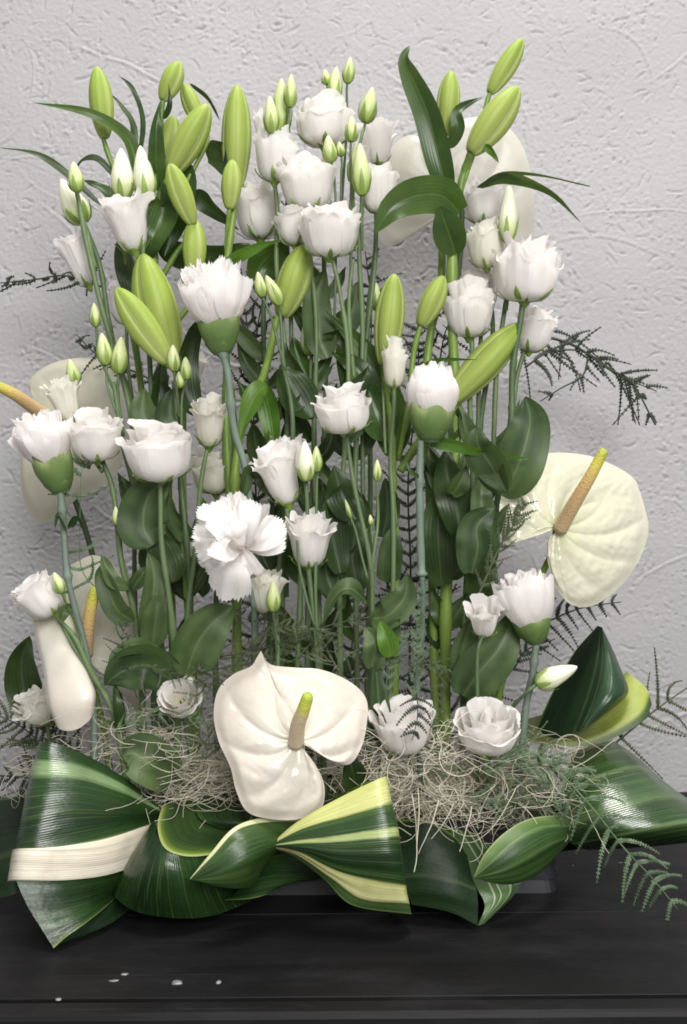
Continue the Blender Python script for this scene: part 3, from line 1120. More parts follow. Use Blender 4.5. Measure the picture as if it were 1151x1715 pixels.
GL, GB, GC, GA, GF, GS = 'lily stems in bud', 'white lisianthus stems', 'white carnations', 'white anthuriums', 'dark fern fronds', 'folded glossy leaf loops round the tray'

# ------------------------------------------------------------------ lilies
t = thing('lily_stem', 'thin lily stem with one upright green bud and narrow arching leaves at top left', 'flower', (262, 1330, 1.06), GL)
stem(t, [(172, 228), (184, 262), (196, 330), (222, 500), (245, 760), (262, 1330)], 4, 6, 'stem_lily')
lily_bud(t, (175, 232), (165, 117), 46, 6, .4)
leaf(t, [(232, 300), (214, 232, -.01), (150, 190, -.03), (55, 172, -.03)], 24, 'leaf_lily', (10, 30), .3, 'lance')
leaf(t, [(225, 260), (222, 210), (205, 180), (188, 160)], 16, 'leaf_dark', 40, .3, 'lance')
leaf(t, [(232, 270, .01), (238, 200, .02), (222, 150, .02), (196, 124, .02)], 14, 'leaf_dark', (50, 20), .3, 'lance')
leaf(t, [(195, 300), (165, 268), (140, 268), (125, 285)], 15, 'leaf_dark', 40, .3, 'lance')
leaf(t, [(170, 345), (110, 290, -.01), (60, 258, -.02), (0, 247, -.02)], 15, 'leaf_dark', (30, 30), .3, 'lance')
leaf(t, [(196, 345), (175, 318), (140, 302)], 24, 'leaf_lily', 30, .3, 'lance')

t = thing('lily_stem', 'leafy lily stem crowded with five green buds, beside the tallest single bud', 'flower', (300, 1330, 1.05), GL)
stem(t, [(262, 240), (268, 320), (262, 420), (268, 620), (285, 900), (300, 1330)], 6, 8, 'stem_lily')
lily_bud(t, (272, 168), (302, 106), 42, 6, .3, [(270, 200), (268, 250)])
lily_bud(t, (338, 212, .02), (308, 142), 36, 4, .8, [(345, 240), (300, 330)])
lily_bud(t, (284, 292, -.01), (352, 182), 58, 10, .5, [(272, 320)])
lily_bud(t, (275, 270, .02), (292, 196), 40, 4, .2)
lily_bud(t, (324, 376, -.03), (288, 280), 44, 14, 1.2, [(330, 392), (300, 420), (268, 470)])
lily_bud(t, (324, 466, -.02), (326, 368), 46, 5, .1, [(322, 500), (280, 560)])
leaf(t, [(266, 320), (262, 270, -.02), (262, 215, -.03), (268, 170, -.03)], 32, 'leaf_lily', 10, .3, 'lance')
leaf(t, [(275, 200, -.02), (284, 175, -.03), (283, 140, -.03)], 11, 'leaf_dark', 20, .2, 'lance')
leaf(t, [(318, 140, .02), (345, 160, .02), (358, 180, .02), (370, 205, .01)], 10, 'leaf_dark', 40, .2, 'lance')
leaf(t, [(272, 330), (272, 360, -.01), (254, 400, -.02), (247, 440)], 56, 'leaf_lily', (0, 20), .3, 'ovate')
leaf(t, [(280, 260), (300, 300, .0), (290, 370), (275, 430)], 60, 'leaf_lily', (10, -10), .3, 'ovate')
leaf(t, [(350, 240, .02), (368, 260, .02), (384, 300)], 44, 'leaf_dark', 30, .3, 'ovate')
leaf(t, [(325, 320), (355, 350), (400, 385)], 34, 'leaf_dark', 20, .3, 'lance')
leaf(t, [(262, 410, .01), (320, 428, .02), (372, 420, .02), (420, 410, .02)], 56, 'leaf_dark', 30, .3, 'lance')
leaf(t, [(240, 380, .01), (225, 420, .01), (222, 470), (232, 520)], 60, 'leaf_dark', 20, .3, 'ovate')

t = thing('lily_stem', 'tall plump green lily bud with a small bud just below it', 'flower', (395, 1330, 1.04), GL)
stem(t, [(380, 440), (376, 600), (385, 740), (394, 1000), (395, 1330)], 6, 8, 'stem_lily')
lily_bud(t, (394, 322, .03), (399, 148), 58, 5, .6, [(390, 350), (380, 440)])
lily_bud(t, (384, 350, -.01), (390, 270), 40, 5, .2, [(381, 390), (380, 445)])
leaf(t, [(380, 440), (405, 425, -.02), (440, 410, -.02), (475, 402, -.01)], 24, 'leaf_fresh', 30, .3, 'lance')
leaf(t, [(425, 470, .02), (440, 440, .02), (462, 420, .01), (480, 400)], 64, 'leaf_lily', 20, .3, 'ovate')
leaf(t, [(385, 640), (386, 680), (392, 720), (390, 772)], 22, 'leaf_fresh', 10, .3, 'lance')

t = thing('lily_stem', 'pair of fat yellow-green lily buds crossed in a V behind the large carnation', 'flower', (330, 1340, 1.0), GL)
stem(t, [(288, 610), (300, 660), (315, 900), (330, 1340)], 6, 8, 'stem_lily')
lily_bud(t, (290, 615, .01), (243, 430), 82, 6, .95)
lily_bud(t, (284, 608, -.035), (199, 486), 56, 6, 1.3)
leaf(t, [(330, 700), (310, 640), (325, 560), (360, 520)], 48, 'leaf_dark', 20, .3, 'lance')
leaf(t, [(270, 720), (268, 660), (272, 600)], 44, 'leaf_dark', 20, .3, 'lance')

t = thing('lily_stem', 'lily stem leaning right with one olive green bud under the white cluster', 'flower', (400, 1330, 1.03), GL)
stem(t, [(466, 528), (452, 580), (432, 645), (405, 740), (395, 900), (400, 1330)], 6, 8, 'stem_lily')
lily_bud(t, (472, 530), (512, 412), 64, 5, .45)
leaf(t, [(448, 645, -.01), (430, 660, -.01), (412, 700, -.01), (398, 745, -.01)], 40, 'leaf_fresh', (30, 10), .35, 'lance')
leaf(t, [(440, 640), (452, 690), (458, 740), (450, 770)], 40, 'leaf_fresh', 20, .3, 'lance')

t = thing('lily_stem', 'forked lily stem carrying three light green buds, the lowest lying slanted to the right', 'flower', (662, 1340, 1.01), GL)
stem(t, [(648, 640), (655, 720), (664, 790), (662, 880), (658, 1000), (660, 1340)], 5, 9, 'stem_lily')
lily_bud(t, (644, 612), (660, 462), 56, 6, .55, [(648, 650), (657, 720)])
lily_bud(t, (704, 546), (742, 464), 46, 6, .3, [(690, 600), (682, 680), (668, 770)])
lily_bud(t, (752, 676, .015), (872, 545), 66, 4, .75, [(735, 700), (700, 745), (670, 790)])
leaf(t, [(665, 770), (655, 700, .02), (618, 600, .02), (545, 520, .01)], 70, 'leaf_lily', (-10, 10), .3, 'lance')
leaf(t, [(690, 640, -.01), (712, 612, -.01), (745, 602, -.02), (800, 602, -.02)], 16, 'leaf_lily', 40, .3, 'lance')
leaf(t, [(720, 742, -.06), (760, 745, -.06), (820, 760, -.06), (885, 768, -.05)], 24, 'leaf_fresh', (20, 50), .3, 'lance')
leaf(t, [(645, 740), (630, 690), (600, 620, .01), (556, 590)], 70, 'leaf_lily', (20, 0), .3, 'lance')
leaf(t, [(600, 700, .02), (590, 620, .02), (575, 570, .02), (540, 560, .01)], 60, 'leaf_dark', (20, 0), .3, 'lance')
leaf(t, [(650, 975, -.02), (655, 920, -.03), (658, 880, -.03)], 40, 'leaf_lisianthus', 0, .2, 'strap')

t = thing('lily_stem', 'tallest lily stem with three buds, a long upright leaf and drooping leaves at top right', 'flower', (745, 1330, 1.03), GL)
stem(t, [(762, 330), (760, 420), (762, 600), (758, 760), (750, 1000), (745, 1330)], 8, 10, 'stem_lily')
stem(t, [(742, 390, .02), (735, 470, .02), (722, 600, .02), (716, 800, .02), (735, 1330, 0)], 6, 8, 'stem_lily')
lily_bud(t, (746, 226), (755, 122), 44, 4, .5, [(748, 270), (758, 340)])
lily_bud(t, (820, 156), (874, 68), 40, 4, .3, [(812, 185), (790, 260), (770, 325)])
lily_bud(t, (788, 256, -.01), (866, 150), 62, 5, .25, [(776, 290), (768, 335)])
leaf(t, [(752, 335, -.02), (736, 270, -.03), (716, 190, -.03), (690, 130, -.02), (678, 100, -.015), (686, 76, -.01)], 50, 'leaf_lily', (5, -35), .45, 'lance', .03, n=30)
leaf(t, [(770, 356, -.02), (738, 328, -.035), (692, 330, -.05), (655, 352, -.055), (628, 390, -.05)], 60, 'leaf_lily', (0, 10), .25, 'clasp', .04, n=28)
leaf(t, [(763, 425, -.01), (748, 380, -.03), (736, 345, -.04)], 54, 'leaf_lily', (0, 10), .3, 'ovate', .02)
leaf(t, [(752, 250, -.01), (766, 215, -.02), (768, 185, -.02), (812, 160, -.01)], 26, 'leaf_dark', (30, -30), .3, 'lance')
leaf(t, [(800, 312, -.02), (845, 290, -.03), (900, 292, -.03), (988, 312, -.03)], 15, 'leaf_lily', 55, .3, 'lance')
leaf(t, [(798, 314, -.02), (850, 296, -.03), (920, 320, -.04), (972, 372, -.04)], 24, 'leaf_lily', 40, .3, 'lance')
leaf(t, [(812, 242, -.02), (825, 256, -.02), (836, 273, -.02)], 14, 'leaf_fresh', 20, .3, 'lance')

# ------------------------------------------------------------------ lisianthus
ST = 'stem_lisianthus'
t = thing('lisianthus_stem', 'lisianthus stem at far left with a green bud above two half-open white blooms', 'flower', (285, 1330, 1.02), GB)
stem(t, [(128, 318), (140, 380), (165, 470), (190, 580), (212, 690), (235, 830), (262, 960), (285, 1330)], 4, 6, ST)
stem(t, [(140, 370, .01), (172, 470, .01), (200, 600, .01), (226, 760, .01), (285, 1330)], 4, 5, ST)
lis_bud(t, (130, 322, -.02), (124, 272), 26, 4)
lis_bud(t, (140, 374, .02), (104, 302), 46, 4, True, [(146, 400), (160, 450)])
bloom(t, (150, 480, .03), (118, 398), 62, 'bell', 4, n=(5, 4, 3))
t = thing('lisianthus_stem', 'white bell-shaped lisianthus below two closed cream buds at upper left', 'flower', (290, 1330, 1.0), GB)
stem(t, [(226, 424), (240, 520), (262, 740), (285, 1000), (290, 1330)], 3.5, 5, ST)
bloom(t, (228, 424), (205, 335), 92, 'bell', 8, 41, wave=.08)
lis_bud(t, (206, 334, .03), (204, 250), 40, 3, True, [(210, 380), (228, 440)])
lis_bud(t, (246, 336, .03), (236, 246), 38, 3, True, [(244, 380), (236, 470)])
t = thing('lisianthus_stem', 'three slim green lisianthus buds in front of the tall left stems', 'flower', (262, 1330, .985), GB)
stem(t, [(190, 640), (205, 720), (225, 820), (250, 960), (262, 1330)], 3.5, 5, ST)
lis_bud(t, (161, 548), (158, 508), 18, 3, False, [(166, 590), (190, 650)])
lis_bud(t, (178, 612), (171, 558), 26, 3, False, [(182, 650), (195, 690)])
lis_bud(t, (198, 626), (204, 565), 28, 3, False, [(198, 660), (207, 730)])
t = thing('lisianthus_stem', 'two white lisianthus blooms and a pointed bud beside the left carnation', 'flower', (245, 1330, .97), GB)
stem(t, [(172, 772), (188, 830), (208, 940), (232, 1050), (245, 1330)], 4, 5.5, ST)
lis_bud(t, (127, 645, .01), (117, 602), 24, 3, False, [(134, 690), (165, 780)])
bloom(t, (120, 708), (104, 640), 62, 'bell', 6, 3, wave=.09, mat='petal_cream', stalk=[(135, 740, .01), (172, 790)])
bloom(t, (164, 772, -.01), (158, 694), 90, 'cup', 14, 5)
bloom(t, (148, 780, .02), (135, 720), 50, 'cup', 4, 6, n=(4, 3, 0))
lis_bud(t, (196, 880, -.01), (194, 848), 14, 2, False, [(202, 920), (222, 1000)])
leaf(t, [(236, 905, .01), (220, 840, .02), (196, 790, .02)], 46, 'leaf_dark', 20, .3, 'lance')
leaf(t, [(222, 1040, -.01), (195, 1020, -.02), (175, 970, -.02), (170, 945, -.02)], 40, 'leaf_lisianthus', -15, .35)
leaf(t, [(216, 984, -.01), (190, 975, -.02), (178, 950, -.02), (170, 928, -.02)], 26, 'leaf_lisianthus', 15, .35)
leaf(t, [(222, 985, -.015), (236, 965, -.02), (248, 948, -.02)], 26, 'leaf_lisianthus', 0, .35)
leaf(t, [(240, 1060, -.01), (255, 1010, -.02), (258, 960, -.02), (248, 925, -.02)], 40, 'leaf_lisianthus', 10, .3)
leaf(t, [(255, 1085, -.01), (262, 1030, -.02), (266, 990, -.02)], 48, 'leaf_lisianthus', 0, .3)
leaf(t, [(300, 1150, -.03), (250, 1115, -.05), (205, 1125, -.05), (176, 1148, -.05)], 74, 'leaf_lisianthus', -10, .35)
leaf(t, [(265, 1090, -.03), (230, 1085, -.05), (200, 1095, -.05), (184, 1118, -.05)], 30, 'leaf_lisianthus', 30, .5)
leaf(t, [(290, 1300, -.03), (255, 1280, -.05), (225, 1262, -.05), (205, 1265, -.05)], 80, 'leaf_lisianthus', 10, .35)
t = thing('lisianthus_stem', 'wide bowl-shaped white lisianthus bloom above a round grey-green leaf at left', 'flower', (300, 1330, .96), GB)
stem(t, [(268, 800, -.014), (275, 900, -.018), (288, 1050, -.01), (300, 1330)], 4, 6, ST)
bloom(t, (270, 803, -.014), (267, 708), 110, 'bowl', 16, 7, wave=.05)
leaf(t, [(258, 912), (240, 880, -.0), (250, 830, -.0), (290, 795)], 86, 'leaf_lisianthus', (0, 0), .25)
leaf(t, [(290, 975, .01), (276, 930, .01), (262, 890, .01)], 60, 'leaf_dark', (20, 0), .3)
leaf(t, [(262, 730, .03), (240, 690, .03), (242, 650, .03)], 50, 'leaf_lisianthus', 0, .3)
leaf(t, [(300, 720, .03), (285, 690, .03), (290, 650, .03)], 52, 'leaf_lisianthus', 0, .3)
leaf(t, [(312, 1130, -.03), (330, 1080, -.04), (360, 1040, -.04), (392, 1015, -.03)], 80, 'leaf_lisianthus', (10, 0), .35)
t = thing('lisianthus_stem', 'cream lisianthus bloom right of the wide bowl-shaped bloom, small green buds over it', 'flower', (322, 1330, .98), GB)
stem(t, [(348, 748), (330, 850), (318, 950), (316, 1060), (322, 1330)], 4, 5, ST)
stem(t, [(292, 640, .01), (304, 760, .01), (312, 900, .01), (320, 1100, .01)], 4.5, 5, ST)
bloom(t, (350, 750), (354, 668), 70, 'bell', 16, 9, wave=.08, mat='petal_cream')
lis_bud(t, (292, 622, -.03), (290, 578), 22, 3, False, [(295, 650, -.02), (300, 700)])
lis_bud(t, (312, 636, -.01), (311, 598), 20, 3, False, [(306, 670), (304, 740)])
lis_bud(t, (302, 650, -.01), (300, 622), 16, 3)
bloom(t, (322, 650, .05), (330, 590), 46, 'bell', 3, 10, n=(4, 3, 0))
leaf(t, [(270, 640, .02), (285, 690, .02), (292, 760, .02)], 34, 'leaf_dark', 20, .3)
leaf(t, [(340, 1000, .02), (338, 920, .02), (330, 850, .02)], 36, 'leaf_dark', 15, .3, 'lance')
t = thing('lisianthus_stem', 'white lisianthus nodding to the left with a green bud against it at far left', 'flower', (215, 1330, .93), GB)
stem(t, [(100, 1040), (125, 1070), (150, 1120), (195, 1205), (215, 1330)], 4.5, 6, ST)
bloom(t, (92, 1028), (48, 972), 78, 'cup', 10, 12, stalk=[(110, 1060), (145, 1120)])
lis_bud(t, (104, 994, -.02), (92, 958), 20, 8, False, [(112, 1015, -.015), (132, 1058), (140, 1090)])
leaf(t, [(120, 1020, -.01), (108, 1025, -.02), (105, 1042, -.02)], 22, 'leaf_lisianthus', 0, .3)
leaf(t, [(196, 1215, .0), (180, 1210, -.01), (155, 1215, -.02)], 9, 'leaf_lisianthus', 30, .3, 'lance')
leaf(t, [(205, 1230), (196, 1180, -.01), (192, 1140)], 22, 'leaf_dark', 20, .3, 'lance')
t = thing('lisianthus_stem', 'crumpled cream bloom tucked low behind the folded white anthurium', 'flower', (95, 1330, 1.02), GB)
stem(t, [(78, 1205), (90, 1260), (130, 1330)], 3, 4, ST)
bloom(t, (84, 1210), (48, 1152), 72, 'open', 10, 14, wave=.14, mat='petal_cream')
t = thing('lisianthus_stem', 'small white lisianthus facing out with a hollow yellow-green centre', 'flower', (330, 1320, .94), GB)
stem(t, [(300, 1180, .02), (312, 1230, .03), (330, 1320, .03)], 3, 4, ST)
bloom(t, (306, 1186), (300, 1134), 68, 'cup', 50, 15, n=(5, 4, 3), wave=.05, heart=False, mat='petal_hollow')
lis_bud(t, (318, 1150, -.0), (316, 1112), 20, 3, True)
t = thing('lisianthus_stem', 'white lisianthus left of the top white cluster, two green buds rising over it', 'flower', (470, 1330, 1.04), GB)
stem(t, [(460, 305), (466, 400), (474, 560), (478, 800), (470, 1330)], 3.5, 5, ST)
stem(t, [(482, 190, .01), (486, 300, .01), (484, 480, .01), (482, 700, .01), (480, 1000, 0)], 3, 4.5, ST)
bloom(t, (460, 306), (462, 224), 74, 'cup', 6, 16)
lis_bud(t, (456, 224, -.02), (452, 162), 25, 3, False, [(458, 260), (460, 300)])
lis_bud(t, (486, 180), (488, 126), 22, 3, False, [(484, 220), (484, 300)])
lily = lis_bud(t, (470, 226, .02), (472, 134), 36, 3, False)
bloom(t, (440, 240, .05), (438, 190), 34, 'bell', 3, 17, n=(4, 3, 0))
t = thing('lisianthus_stem', 'topmost white lisianthus bloom of the centre with three little buds above', 'flower', (520, 1330, 1.06), GB)
stem(t, [(542, 245), (545, 330), (548, 480), (540, 700), (528, 1000), (520, 1330)], 3.5, 5, ST)
bloom(t, (543, 246), (543, 170), 92, 'bowl', 8, 18, wave=.08)
lis_bud(t, (548, 142, -.01), (544, 117), 16, 3, False, [(550, 160), (552, 190)])
lis_bud(t, (558, 170, -.01), (564, 113), 24, 3, False, [(556, 190), (552, 220)])
lis_bud(t, (582, 140), (587, 97), 20, 3, False, [(580, 170), (576, 250), (568, 420)])
t = thing('lisianthus_stem', 'white lisianthus bloom in the middle of the top white cluster', 'flower', (535, 1330, 1.03), GB)
stem(t, [(514, 352), (520, 460), (530, 640), (532, 900), (535, 1330)], 3.5, 5, ST)
bloom(t, (514, 354), (512, 270), 96, 'cup', 10, 19, wave=.08)
lis_bud(t, (555, 272, -.02), (549, 228), 24, 3, False, [(560, 300), (566, 380), (560, 560)])
lis_bud(t, (572, 262, -.0), (568, 238), 16, 3, False, [(572, 300), (574, 400)])
leaf(t, [(548, 600), (535, 560), (530, 500), (545, 450)], 56, 'leaf_lisianthus', 10, .3)
leaf(t, [(575, 560, .02), (590, 520, .02), (600, 470, .02)], 40, 'leaf_lisianthus', 10, .3)
t = thing('lisianthus_stem', 'broad white lisianthus bloom at the bottom of the top white cluster', 'flower', (570, 1330, 1.0), GB)
stem(t, [(556, 430), (572, 490), (578, 600), (574, 800), (572, 1000), (570, 1330)], 3.5, 5, ST)
stem(t, [(590, 440, .02), (586, 560, .02), (592, 760, .02), (585, 1000, .02)], 3.5, 4.5, ST)
bloom(t, (552, 432), (552, 350), 104, 'cup', 14, 20, wave=.07)
bloom(t, (494, 412, .03), (492, 350), 66, 'cup', 5, 21, n=(5, 3, 0))
t = thing('lisianthus_stem', 'shaded white lisianthus behind, right of the plump tall lily bud', 'flower', (450, 1330, 1.09), GB)
stem(t, [(440, 400), (445, 500), (452, 800), (450, 1330)], 3.5, 5, ST)
bloom(t, (436, 402), (430, 316), 84, 'cup', 4, 22)
t = thing('lisianthus_stem', 'white lisianthus on the right of the top cluster with four green buds', 'flower', (600, 1330, 1.02), GB)
stem(t, [(606, 330), (606, 400), (602, 560), (598, 800), (600, 1330)], 4, 5, ST)
stem(t, [(632, 356, .01), (622, 480, .01), (612, 700, .01), (606, 1000, 0)], 3.5, 4.5, ST)
bloom(t, (634, 358, .01), (634, 282), 68, 'cup', 6, 23, n=(5, 4, 3))
lis_bud(t, (612, 206, .01), (624, 148), 30, 3, False, [(602, 240), (592, 330), (588, 480)])
lis_bud(t, (588, 238), (590, 195), 22, 3, False, [(588, 280), (586, 360)])
lis_bud(t, (592, 308, .01), (597, 240), 24, 3, False, [(594, 350), (594, 420)])
lis_bud(t, (607, 328, -.02), (603, 242), 30, 3, False, [(607, 360, -.01), (606, 420)])
t = thing('lisianthus_stem', 'pale lisianthus against the wall behind the top right of the cluster', 'flower', (615, 1330, 1.12), GB)
stem(t, [(630, 278), (625, 420), (618, 700), (615, 1330)], 3, 5, ST)
bloom(t, (634, 280), (630, 206), 70, 'bell', 3, 24, n=(5, 3, 0))
bloom(t, (600, 300), (606, 250), 50, 'bell', 3, 25, n=(5, 3, 0))
t = thing('lisianthus_stem', 'two white lisianthus blooms one over the other below the slender arching leaves', 'flower', (800, 1330, 1.05), GB)
stem(t, [(816, 450), (822, 560), (812, 700), (795, 900), (800, 1330)], 4, 5, ST)
bloom(t, (810, 376), (808, 308), 72, 'cup', 4, 26, stalk=[(815, 400), (818, 450)])
bloom(t, (816, 450, -.02), (812, 376), 64, 'cup', 5, 27, wave=.08, mat='petal_cream')
t = thing('lisianthus_stem', 'ruffled white lisianthus with a long pale bud above it, highest bloom at right', 'flower', (815, 1330, 1.01), GB)
stem(t, [(876, 504), (868, 580), (858, 660), (846, 740), (828, 900), (815, 1330)], 5, 6, ST)
stem(t, [(858, 410, .02), (846, 540, .02), (832, 680, .02), (818, 850, .02)], 3.5, 5, ST)
bloom(t, (878, 506), (882, 410), 106, 'bowl', 8, 28, wave=.15, n=(7, 6, 5))
lis_bud(t, (850, 406), (852, 308), 32, 3, True, [(852, 440, .01), (848, 520, .01)])
leaf(t, [(840, 830, -.03), (868, 780, -.04), (888, 710, -.04), (880, 664, -.04)], 80, 'leaf_lisianthus', (0, 10), .2)
leaf(t, [(862, 815, -.02), (885, 780, -.03), (898, 748, -.03)], 40, 'leaf_lisianthus', 30, .3)
leaf(t, [(845, 820, -.05), (822, 780, -.06), (800, 745, -.06), (800, 715, -.06)], 62, 'leaf_lisianthus', (-30, -20), .2)
leaf(t, [(800, 740, -.04), (820, 770, -.05), (836, 800, -.06), (850, 828, -.06)], 52, 'leaf_lisianthus', (40, 20), .4)
leaf(t, [(790, 960, -.03), (800, 920, -.04), (800, 880, -.04), (830, 850, -.04)], 70, 'leaf_lisianthus', (0, 0), .3)
leaf(t, [(812, 905, -.02), (830, 880, -.03), (850, 845, -.03)], 26, 'leaf_lisianthus', 30, .3)
leaf(t, [(770, 900, -.02), (765, 850, -.02), (750, 800, -.02), (748, 750, -.02)], 62, 'leaf_dark', (10, 0), .3)
leaf(t, [(757, 828, -.03), (770, 810, -.04), (782, 780, -.04)], 34, 'leaf_lisianthus', 20, .3)
leaf(t, [(740, 980, -.0), (735, 920, -.01), (735, 860, -.01), (745, 820)], 66, 'leaf_dark', 10, .3)
leaf(t, [(820, 850, -.03), (812, 890, -.03), (806, 830, -.03), (810, 800)], 44, 'leaf_lisianthus', 10, .3)
leaf(t, [(800, 1010, -.0), (808, 960, -.01), (812, 920, -.01)], 54, 'leaf_dark', 10, .3)
leaf(t, [(775, 1165, -.03), (800, 1130, -.04), (840, 1080, -.04), (862, 1020, -.03)], 78, 'leaf_lisianthus', (0, 10), .25)
leaf(t, [(768, 1150, -.02), (775, 1090, -.03), (790, 1030, -.03)], 44, 'leaf_lisianthus', 20, .3)
t = thing('lisianthus_stem', 'two crowded white lisianthus left of the ruffled bloom at right', 'flower', (775, 1330, 1.03), GB)
stem(t, [(790, 565), (792, 640), (790, 760), (780, 960), (775, 1330)], 4.5, 6, ST)
stem(t, [(806, 560, .01), (800, 700, .01), (792, 840, .01)], 3.5, 5, ST)
bloom(t, (786, 566), (786, 478), 90, 'cup', 10, 29, wave=.12, n=(6, 5, 4))
bloom(t, (802, 520, .03), (800, 446), 64, 'cup', 4, 30, n=(5, 3, 0))
leaf(t, [(750, 740, .0), (744, 700, .0), (748, 660, .0)], 60, 'leaf_dark', 10, .3)
leaf(t, [(740, 830, -.01), (730, 790, -.01), (724, 750, -.01)], 44, 'leaf_dark', 10, .3)
t = thing('lisianthus_stem', 'white lisianthus half hidden behind the slanted lily bud near the dark fern', 'flower', (830, 1330, 1.07), GB)
stem(t, [(880, 580), (868, 640), (850, 720), (830, 900), (830, 1330)], 3.5, 5, ST)
bloom(t, (886, 590), (902, 520), 66, 'cup', 4, 31, wave=.12)
t = thing('lisianthus_stem', 'single frilly white lisianthus on a long bare stem in the middle', 'flower', (640, 1330, .95), GB)
stem(t, [(579, 722), (590, 770), (602, 850), (616, 950), (622, 1040), (640, 1330)], 3.6, 5, ST)
bloom(t, (576, 724), (573, 648), 92, 'bowl', 16, 32, wave=.09)
for k in range(1):
    pass
lis_bud(t, (588, 868, .01), (578, 836), 9, 2, False, [(598, 900, .005), (616, 970)])
leaf(t, [(625, 1035, -.01), (650, 1030, -.02), (678, 1000, -.02), (682, 960, -.02)], 56, 'leaf_lisianthus', (-20, 0), .3)
leaf(t, [(630, 1050, -.015), (650, 1060, -.02), (670, 1035, -.03)], 40, 'leaf_lisianthus', 0, .4)
leaf(t, [(622, 1120, -.02), (628, 1080, -.03), (612, 1050, -.02)], 40, 'leaf_lisianthus', 0, .4)
leaf(t, [(655, 1100, -.03), (648, 1070, -.035), (636, 1040, -.03)], 34, 'leaf_fresh', 0, .4)
leaf(t, [(612, 1006, -.0), (585, 985, -.01), (560, 1000, -.01), (540, 1045, -.01)], 34, 'leaf_lisianthus', 40, .3)
leaf(t, [(640, 1240, -.01), (635, 1180, -.02), (628, 1100, -.02)], 36, 'leaf_lisianthus', 10, .3, 'strap')
t = thing('lisianthus_stem', 'white lisianthus bloom leaning left with a second bloom just behind, centre', 'flower', (490, 1330, .96), GB)
stem(t, [(480, 850), (492, 900), (498, 1000), (490, 1330)], 4, 5, ST)
bloom(t, (484, 846), (456, 752), 88, 'bell', 10, 33, wave=.07)
bloom(t, (490, 800, .03), (474, 728), 78, 'cup', 6, 34, n=(5, 3, 0))
t = thing('lisianthus_stem', 'two slim cream-green buds standing over a white bloom right of the open carnation', 'flower', (545, 1330, .94), GB)
stem(t, [(512, 805), (515, 870), (522, 940), (530, 1050), (545, 1330)], 3.5, 5, ST)
stem(t, [(532, 785), (528, 870), (526, 960), (532, 1080)], 2.6, 3.2, ST)
lis_bud(t, (513, 806, -.01), (511, 739), 30, 3, True)
lis_bud(t, (531, 790, -.01), (530, 747), 18, 3)
bloom(t, (518, 952, .01), (517, 862), 96, 'bell', 8, 35, wave=.10)
stem(t, [(498, 905, -.01), (504, 960, -.01), (520, 1030, -.01), (534, 1060)], 2.4, 2.6, ST)
t = thing('lisianthus_stem', 'white bloom with a green bud in front, just above the big front anthurium', 'flower', (470, 1330, .94), GB)
stem(t, [(458, 1025), (462, 1090), (470, 1330)], 4, 5, ST)
bloom(t, (446, 1028, .01), (444, 956), 74, 'bell', 12, 36, wave=.08, mat='petal_cream')
lis_bud(t, (458, 1024, -.03), (458, 972), 24, 4, False, [(460, 1050, -.02), (464, 1100)])
t = thing('lisianthus_stem', 'two thin green buds beside the olive lily bud', 'flower', (440, 1330, 1.0), GB)
stem(t, [(468, 520), (478, 600), (488, 700), (470, 900), (440, 1330)], 3, 5, ST)
lis_bud(t, (440, 498, .0), (432, 456), 20, 3, False, [(458, 540), (478, 620)])
lis_bud(t, (470, 512), (446, 462), 24, 3, False)
t = thing('lisianthus_stem', 'dull cream bud standing alone among the dark central stems', 'flower', (515, 1330, 1.04), GB)
stem(t, [(522, 595), (522, 700), (520, 900), (515, 1330)], 3.5, 5, ST)
lis_bud(t, (522, 596), (518, 524), 36, 3, True)
t = thing('lisianthus_stem', 'closed white bloom in front of the upright middle lily bud', 'flower', (650, 1330, .98), GB)
stem(t, [(660, 650), (660, 760), (655, 900), (650, 1330)], 3.5, 5, ST)
bloom(t, (660, 650), (662, 574), 42, 'cup', 6, 37, n=(4, 4, 3), wave=.05, mat='petal_cream')
lis_bud(t, (630, 520, .06), (630, 474), 20, 3, False, [(634, 580, .05), (646, 760)])
t = thing('lisianthus_stem', 'slender stem with one tiny green bud right of the frilly middle bloom', 'flower', (620, 1330, .97), GB)
stem(t, [(632, 805), (628, 870), (624, 980), (620, 1330)], 2.4, 4, ST)
lis_bud(t, (632, 806), (632, 770), 15, 3)
lis_bud(t, (622, 880, .0), (620, 862), 9, 3, False, [(624, 900), (625, 930)])
leaf(t, [(596, 870, .02), (572, 830, .02), (560, 780, .02)], 60, 'leaf_dark', 10, .3)
leaf(t, [(570, 960, .02), (558, 900, .02), (560, 850, .02), (575, 810, .02)], 56, 'leaf_dark', 10, .3)
leaf(t, [(520, 700, .05), (490, 650, .05), (470, 610, .05)], 70, 'leaf_dark', 20, .3)
leaf(t, [(600, 990, .03), (590, 930, .03), (600, 870, .03)], 60, 'leaf_dark', 10, .3)
leaf(t, [(560, 1000, .03), (545, 950, .03), (548, 900, .03)], 50, 'leaf_lisianthus', 10, .3)
leaf(t, [(512, 980, .04), (498, 930, .04), (505, 870, .04)], 50, 'leaf_lily', 10, .3)
leaf(t, [(640, 900, .04), (650, 850, .04), (645, 800, .04)], 44, 'leaf_dark', 10, .3)
leaf(t, [(452, 960, .04), (430, 900, .04), (440, 850, .04)], 56, 'leaf_dark', 10, .3)
t = thing('lisianthus_stem', 'open white lisianthus resting on the moss right of the front anthurium', 'flower', (690, 1350, .93), GB)
stem(t, [(680, 1230, .01), (690, 1290, .02), (700, 1350, .03)], 4, 5, ST)
bloom(t, (678, 1254), (672, 1172), 106, 'cup', 18, 38, wave=.07, n=(6, 5, 3), mat='petal_white')
t = thing('lisianthus_stem', 'rose-like white lisianthus on the moss with a cream bud pointing right', 'flower', (840, 1340, .94), GB)
